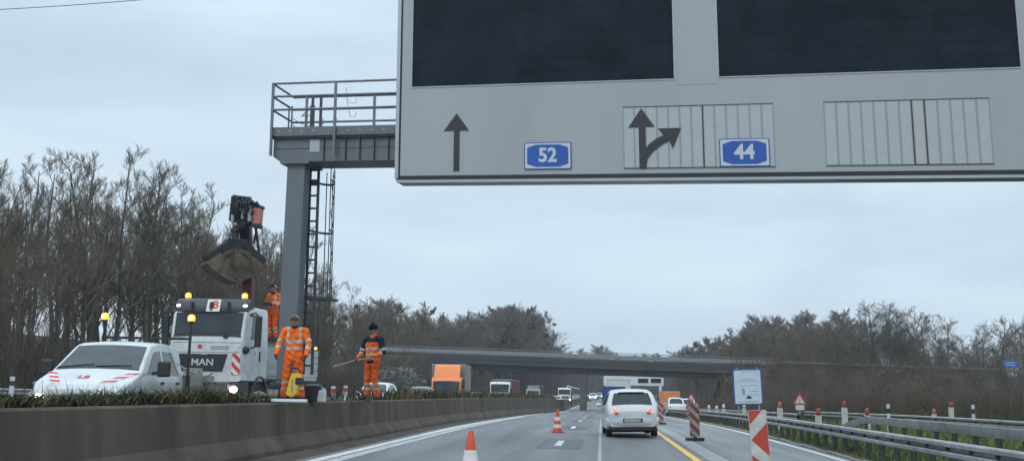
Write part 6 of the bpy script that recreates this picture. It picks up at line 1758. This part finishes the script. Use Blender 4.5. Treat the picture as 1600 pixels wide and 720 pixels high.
# small marker posts along the verge
M_LAMPRED = mat("marker_lamp_red", (.33, .045, .03), .5, var=.15); M_LAMPOR = mat("marker_lamp_orange", (.45, .12, .04), .5, var=.15)
def marker(label, px_, py0, py1, y, top, kind=0):
    p = at_y(px_, py1, y); tp_ = at_y(px_, py0, y); z = terrain(p.x, y); h1 = tp_.z - z
    t = thing("marker_post", label, "marker post", (p.x, y, z), 0, "marker posts on the right verge")
    if kind == 0:
        b = MB(); b.prism(rrect(-.10, .10, max(0, min(.12, h1 - .8)), h1 - .218, .03), lambda a, c, q: (a, q, c), -.03, .03); b.build("post", M_BWHT, t, bevel=.01)
        b = MB(); b.bbox(-.06, .06, -.05, .05, h1 - .215, h1 - .192); ld = b.build("lamp_holder", M_SBLACK, t)
        b = MB(); b.lathe([(.062, -.19), (.07, -.15), (.066, -.05), (.042, -.005), (.01, 0)], (0, 0, h1), 'z', 18); b.build("lamp", top, t, smooth=40)
    else:
        b = MB(); b.prism([(-.06, -.05), (.06, -.05), (.0, .06)], lambda a, c, q: (a, c, q), -.1, h1); b.build("post", M_SWHITE, t, bevel=.01)
        b = MB(); b.prism([(-.064, -.054), (.064, -.054), (.0, .064)], lambda a, c, q: (a, c, q), h1 - .32, h1 - .15); b.build("black_band", M_SBLACK, t)
marker("pale marker post with orange lamp between the board sign and the triangular sign", 1219, 627, 655, 38, M_LAMPOR)
marker("marker post with red lamp at the ramped end of the second guard rail", 1279, 637, 662, 33, M_LAMPRED)
marker("tall marker post with red lamp right of the ramped guard rail end", 1320, 626, 656, 36, M_LAMPRED)
marker("marker post with dull red lamp just showing above the second guard rail", 1355, 637, 655, 34, M_LAMPRED)
marker("marker post with orange lamp barely showing above the farthest rail", 1460, 638, 655, 46, M_LAMPOR)
marker("marker post with red lamp above the farthest guard rail", 1487, 627, 655, 42, M_LAMPRED)
marker("white guide post with black band left of the red marker above the farthest rail", 1388, 631, 655, 37, M_SWHITE, 1)
marker("white guide post with black band, rightmost post above the farthest rail", 1521, 632, 660, 38, M_SWHITE, 1)
for i, (px_, py0) in enumerate(((1108, 632), (1120, 633), (1131, 631), (1163, 630))):
    marker("small pale marker post in the row just left of the board sign's feet" if i < 3 else "pale marker post under the board sign", px_, py0, 650, 54 - i, M_CONEW)
# white guide post, far left; red and white posts beyond the median
def far_post(label, px_, py0, y, m2):
    tp_ = at_y(px_, py0, y); z = zo(y); t = thing("barrier_post", label, "marker post", (tp_.x, y, z), 0, "posts beyond the median"); h1 = tp_.z - z
    b = MB(); b.prism(rrect(-.10, .10, 0, h1, .04), lambda a, c, q: (a, q, c), -.03, .03); b.build("post", M_SWHITE, t, bevel=.01)
    b = MB(); b.prism(rrect(-.103, .103, h1 - .3, h1 - .1, .02), lambda a, c, q: (a, q, c), -.033, .033); b.build("red_band", m2, t)
far_post("red banded white post behind the median, left of the worker in the navy cap", 521, 603, 44, M_BRED)
far_post("red banded white post nearest the oncoming white car", 540, 602, 47, M_BRED)
tp_ = at_y(21, 588, 36); z = terrain(tp_.x, 36); t = thing("guide_post", "white guide post with black band in front of the far left guard rail", "guide post", (tp_.x, 36, z))
b = MB(); b.prism([(-.10, -.05), (.10, -.05), (.0, .09)], lambda a, c, q: (a, c, q), -.1, tp_.z - z); b.build("post", M_SWHITE, t, bevel=.01)
b = MB(); b.prism([(-.104, -.054), (.104, -.054), (.0, .094)], lambda a, c, q: (a, c, q), tp_.z - z - .34, tp_.z - z - .16); b.build("black_band", M_SBLACK, t)
# blue direction signs
def blue_sign(label, x0, x1, y0, y1, y, base):
    a, c = at_y(x0, y1, y), at_y(x1, y0, y); cx = (a.x + c.x) / 2; t = thing("direction_sign", label, "direction sign", (cx, y, base(cx, y))); z = base(cx, y)
    M_DB = mat("direction_sign_blue", (.02, .12, .40), .5, var=.06); w = (c.x - a.x) / 2
    b = MB(); b.prism(rrect(-w, w, a.z - z, c.z - z, .08), bf, -.05, 0); pl = b.build("panel", M_DB, t)
    b = MB(); H = c.z - a.z
    for k in (.3, .62): b.prism([(-w * .7, a.z - z + H * k), (w * .5, a.z - z + H * k), (w * .5, a.z - z + H * k + .07 * H), (-w * .7, a.z - z + H * k + .07 * H)], bf, .002, .006)
    b.build("lettering", M_BFACE, pl)
    for s in (-.6, .6): b = MB(); b.tube([(s * w, .08, -.2), (s * w, .08, c.z - z)], .06, 8); b.build("post", M_GALV, t, smooth=40)
blue_sign("small blue direction sign on the bank road at the right edge of the view", 1568, 1592, 563, 573, 147, lambda x, y: deck_z(x) - .4)
blue_sign("tiny blue direction sign beside the slip road right of the orange lorry", 1049, 1062, 610, 618, 140, terrain)
# railing along the bank road right of the bridge
gx0, gx1 = 23, 95
t = thing("guard_rail", "thin pale guard rail along the bank road right of the bridge", "guard rail", (gx0, 147.2, 0))
b = MB(); prof = [(0, .75), (.06, .8), (.02, .88), (.06, .96), (0, 1.0)]
b.grid([[(x - gx0, -a, deck_z(x) - .35 + c) for a, c in prof] for x in np.linspace(gx0, gx1, 30)]); b.build("beam", mat("bank_rail_dull", (.15, .15, .145), .7, .3, var=.3, scale=.4), t)
for x in np.arange(gx0, gx1, 4.0): b = MB(); b.bbox(x - gx0 - .05, x - gx0 + .05, 0.0, .08, deck_z(x) - .9, deck_z(x) + .38); b.build("post", M_GALVD, t)
# bits of debris by the kerb
M_DEB = mat("debris_black", (.012, .012, .012), .8, var=.2); random.seed(12)
p = road_pt(1333, 708, zr); b = MB()
b.tube([(p.x - .12, p.y, .06), (p.x, p.y + .05, .10), (p.x + .14, p.y - .02, .05)], [.03, .06, .02], 8); tag(b.build("tyre_scrap", M_DEB, smooth=50), "scrap of black tyre lying on the kerb by the near guard rail", "tyre scrap")
p = road_pt(1380, 714, zr); b = MB(); b.prism(rrect(-.06, .06, -.04, .04, .02), lambda a, c, q: (p.x + a + q, p.y + c, .05 + q * .5 + .02 * a), 0, .03); tag(b.build("litter", M_CONEW, bevel=.006), "crumpled white litter on the verge by the near guard rail", "litter")
# overhead wire in the top left corner
a, c = at_y(-260, 24, 70), at_y(330, -9, 70)
n = 24; pts = []
for i in range(n + 1):
    s = i / n; q = a.lerp(c, s); q.z -= .9 * math.sin(PI * s) * .35; pts.append(q)
b = MB(); b.tube(pts, .028, 6); tag(b.build("overhead_wire", mat("wire_dark", (.05, .05, .055), .6, var=.1)), "thin dark overhead wire crossing the sky at top left", "wire")

# ------------------------------------------------------------------ hazy winter air
b = MB(); b.bbox(-1050, 1050, -45, 1550, -4.2, 60)
hz = b.build("haze", [], None)
m = bpy.data.materials.new("haze_air"); m.use_nodes = True; n, l = m.node_tree.nodes, m.node_tree.links; n.clear()
o = n.new("ShaderNodeOutputMaterial"); v = n.new("ShaderNodeVolumePrincipled"); v.inputs["Color"].default_value = (.88, .93, .98, 1); v.inputs["Density"].default_value = .00035; v.inputs["Anisotropy"].default_value = .0
l.new(v.outputs[0], o.inputs["Volume"]); hz.data.materials.append(m); tag(hz, kind="stuff")
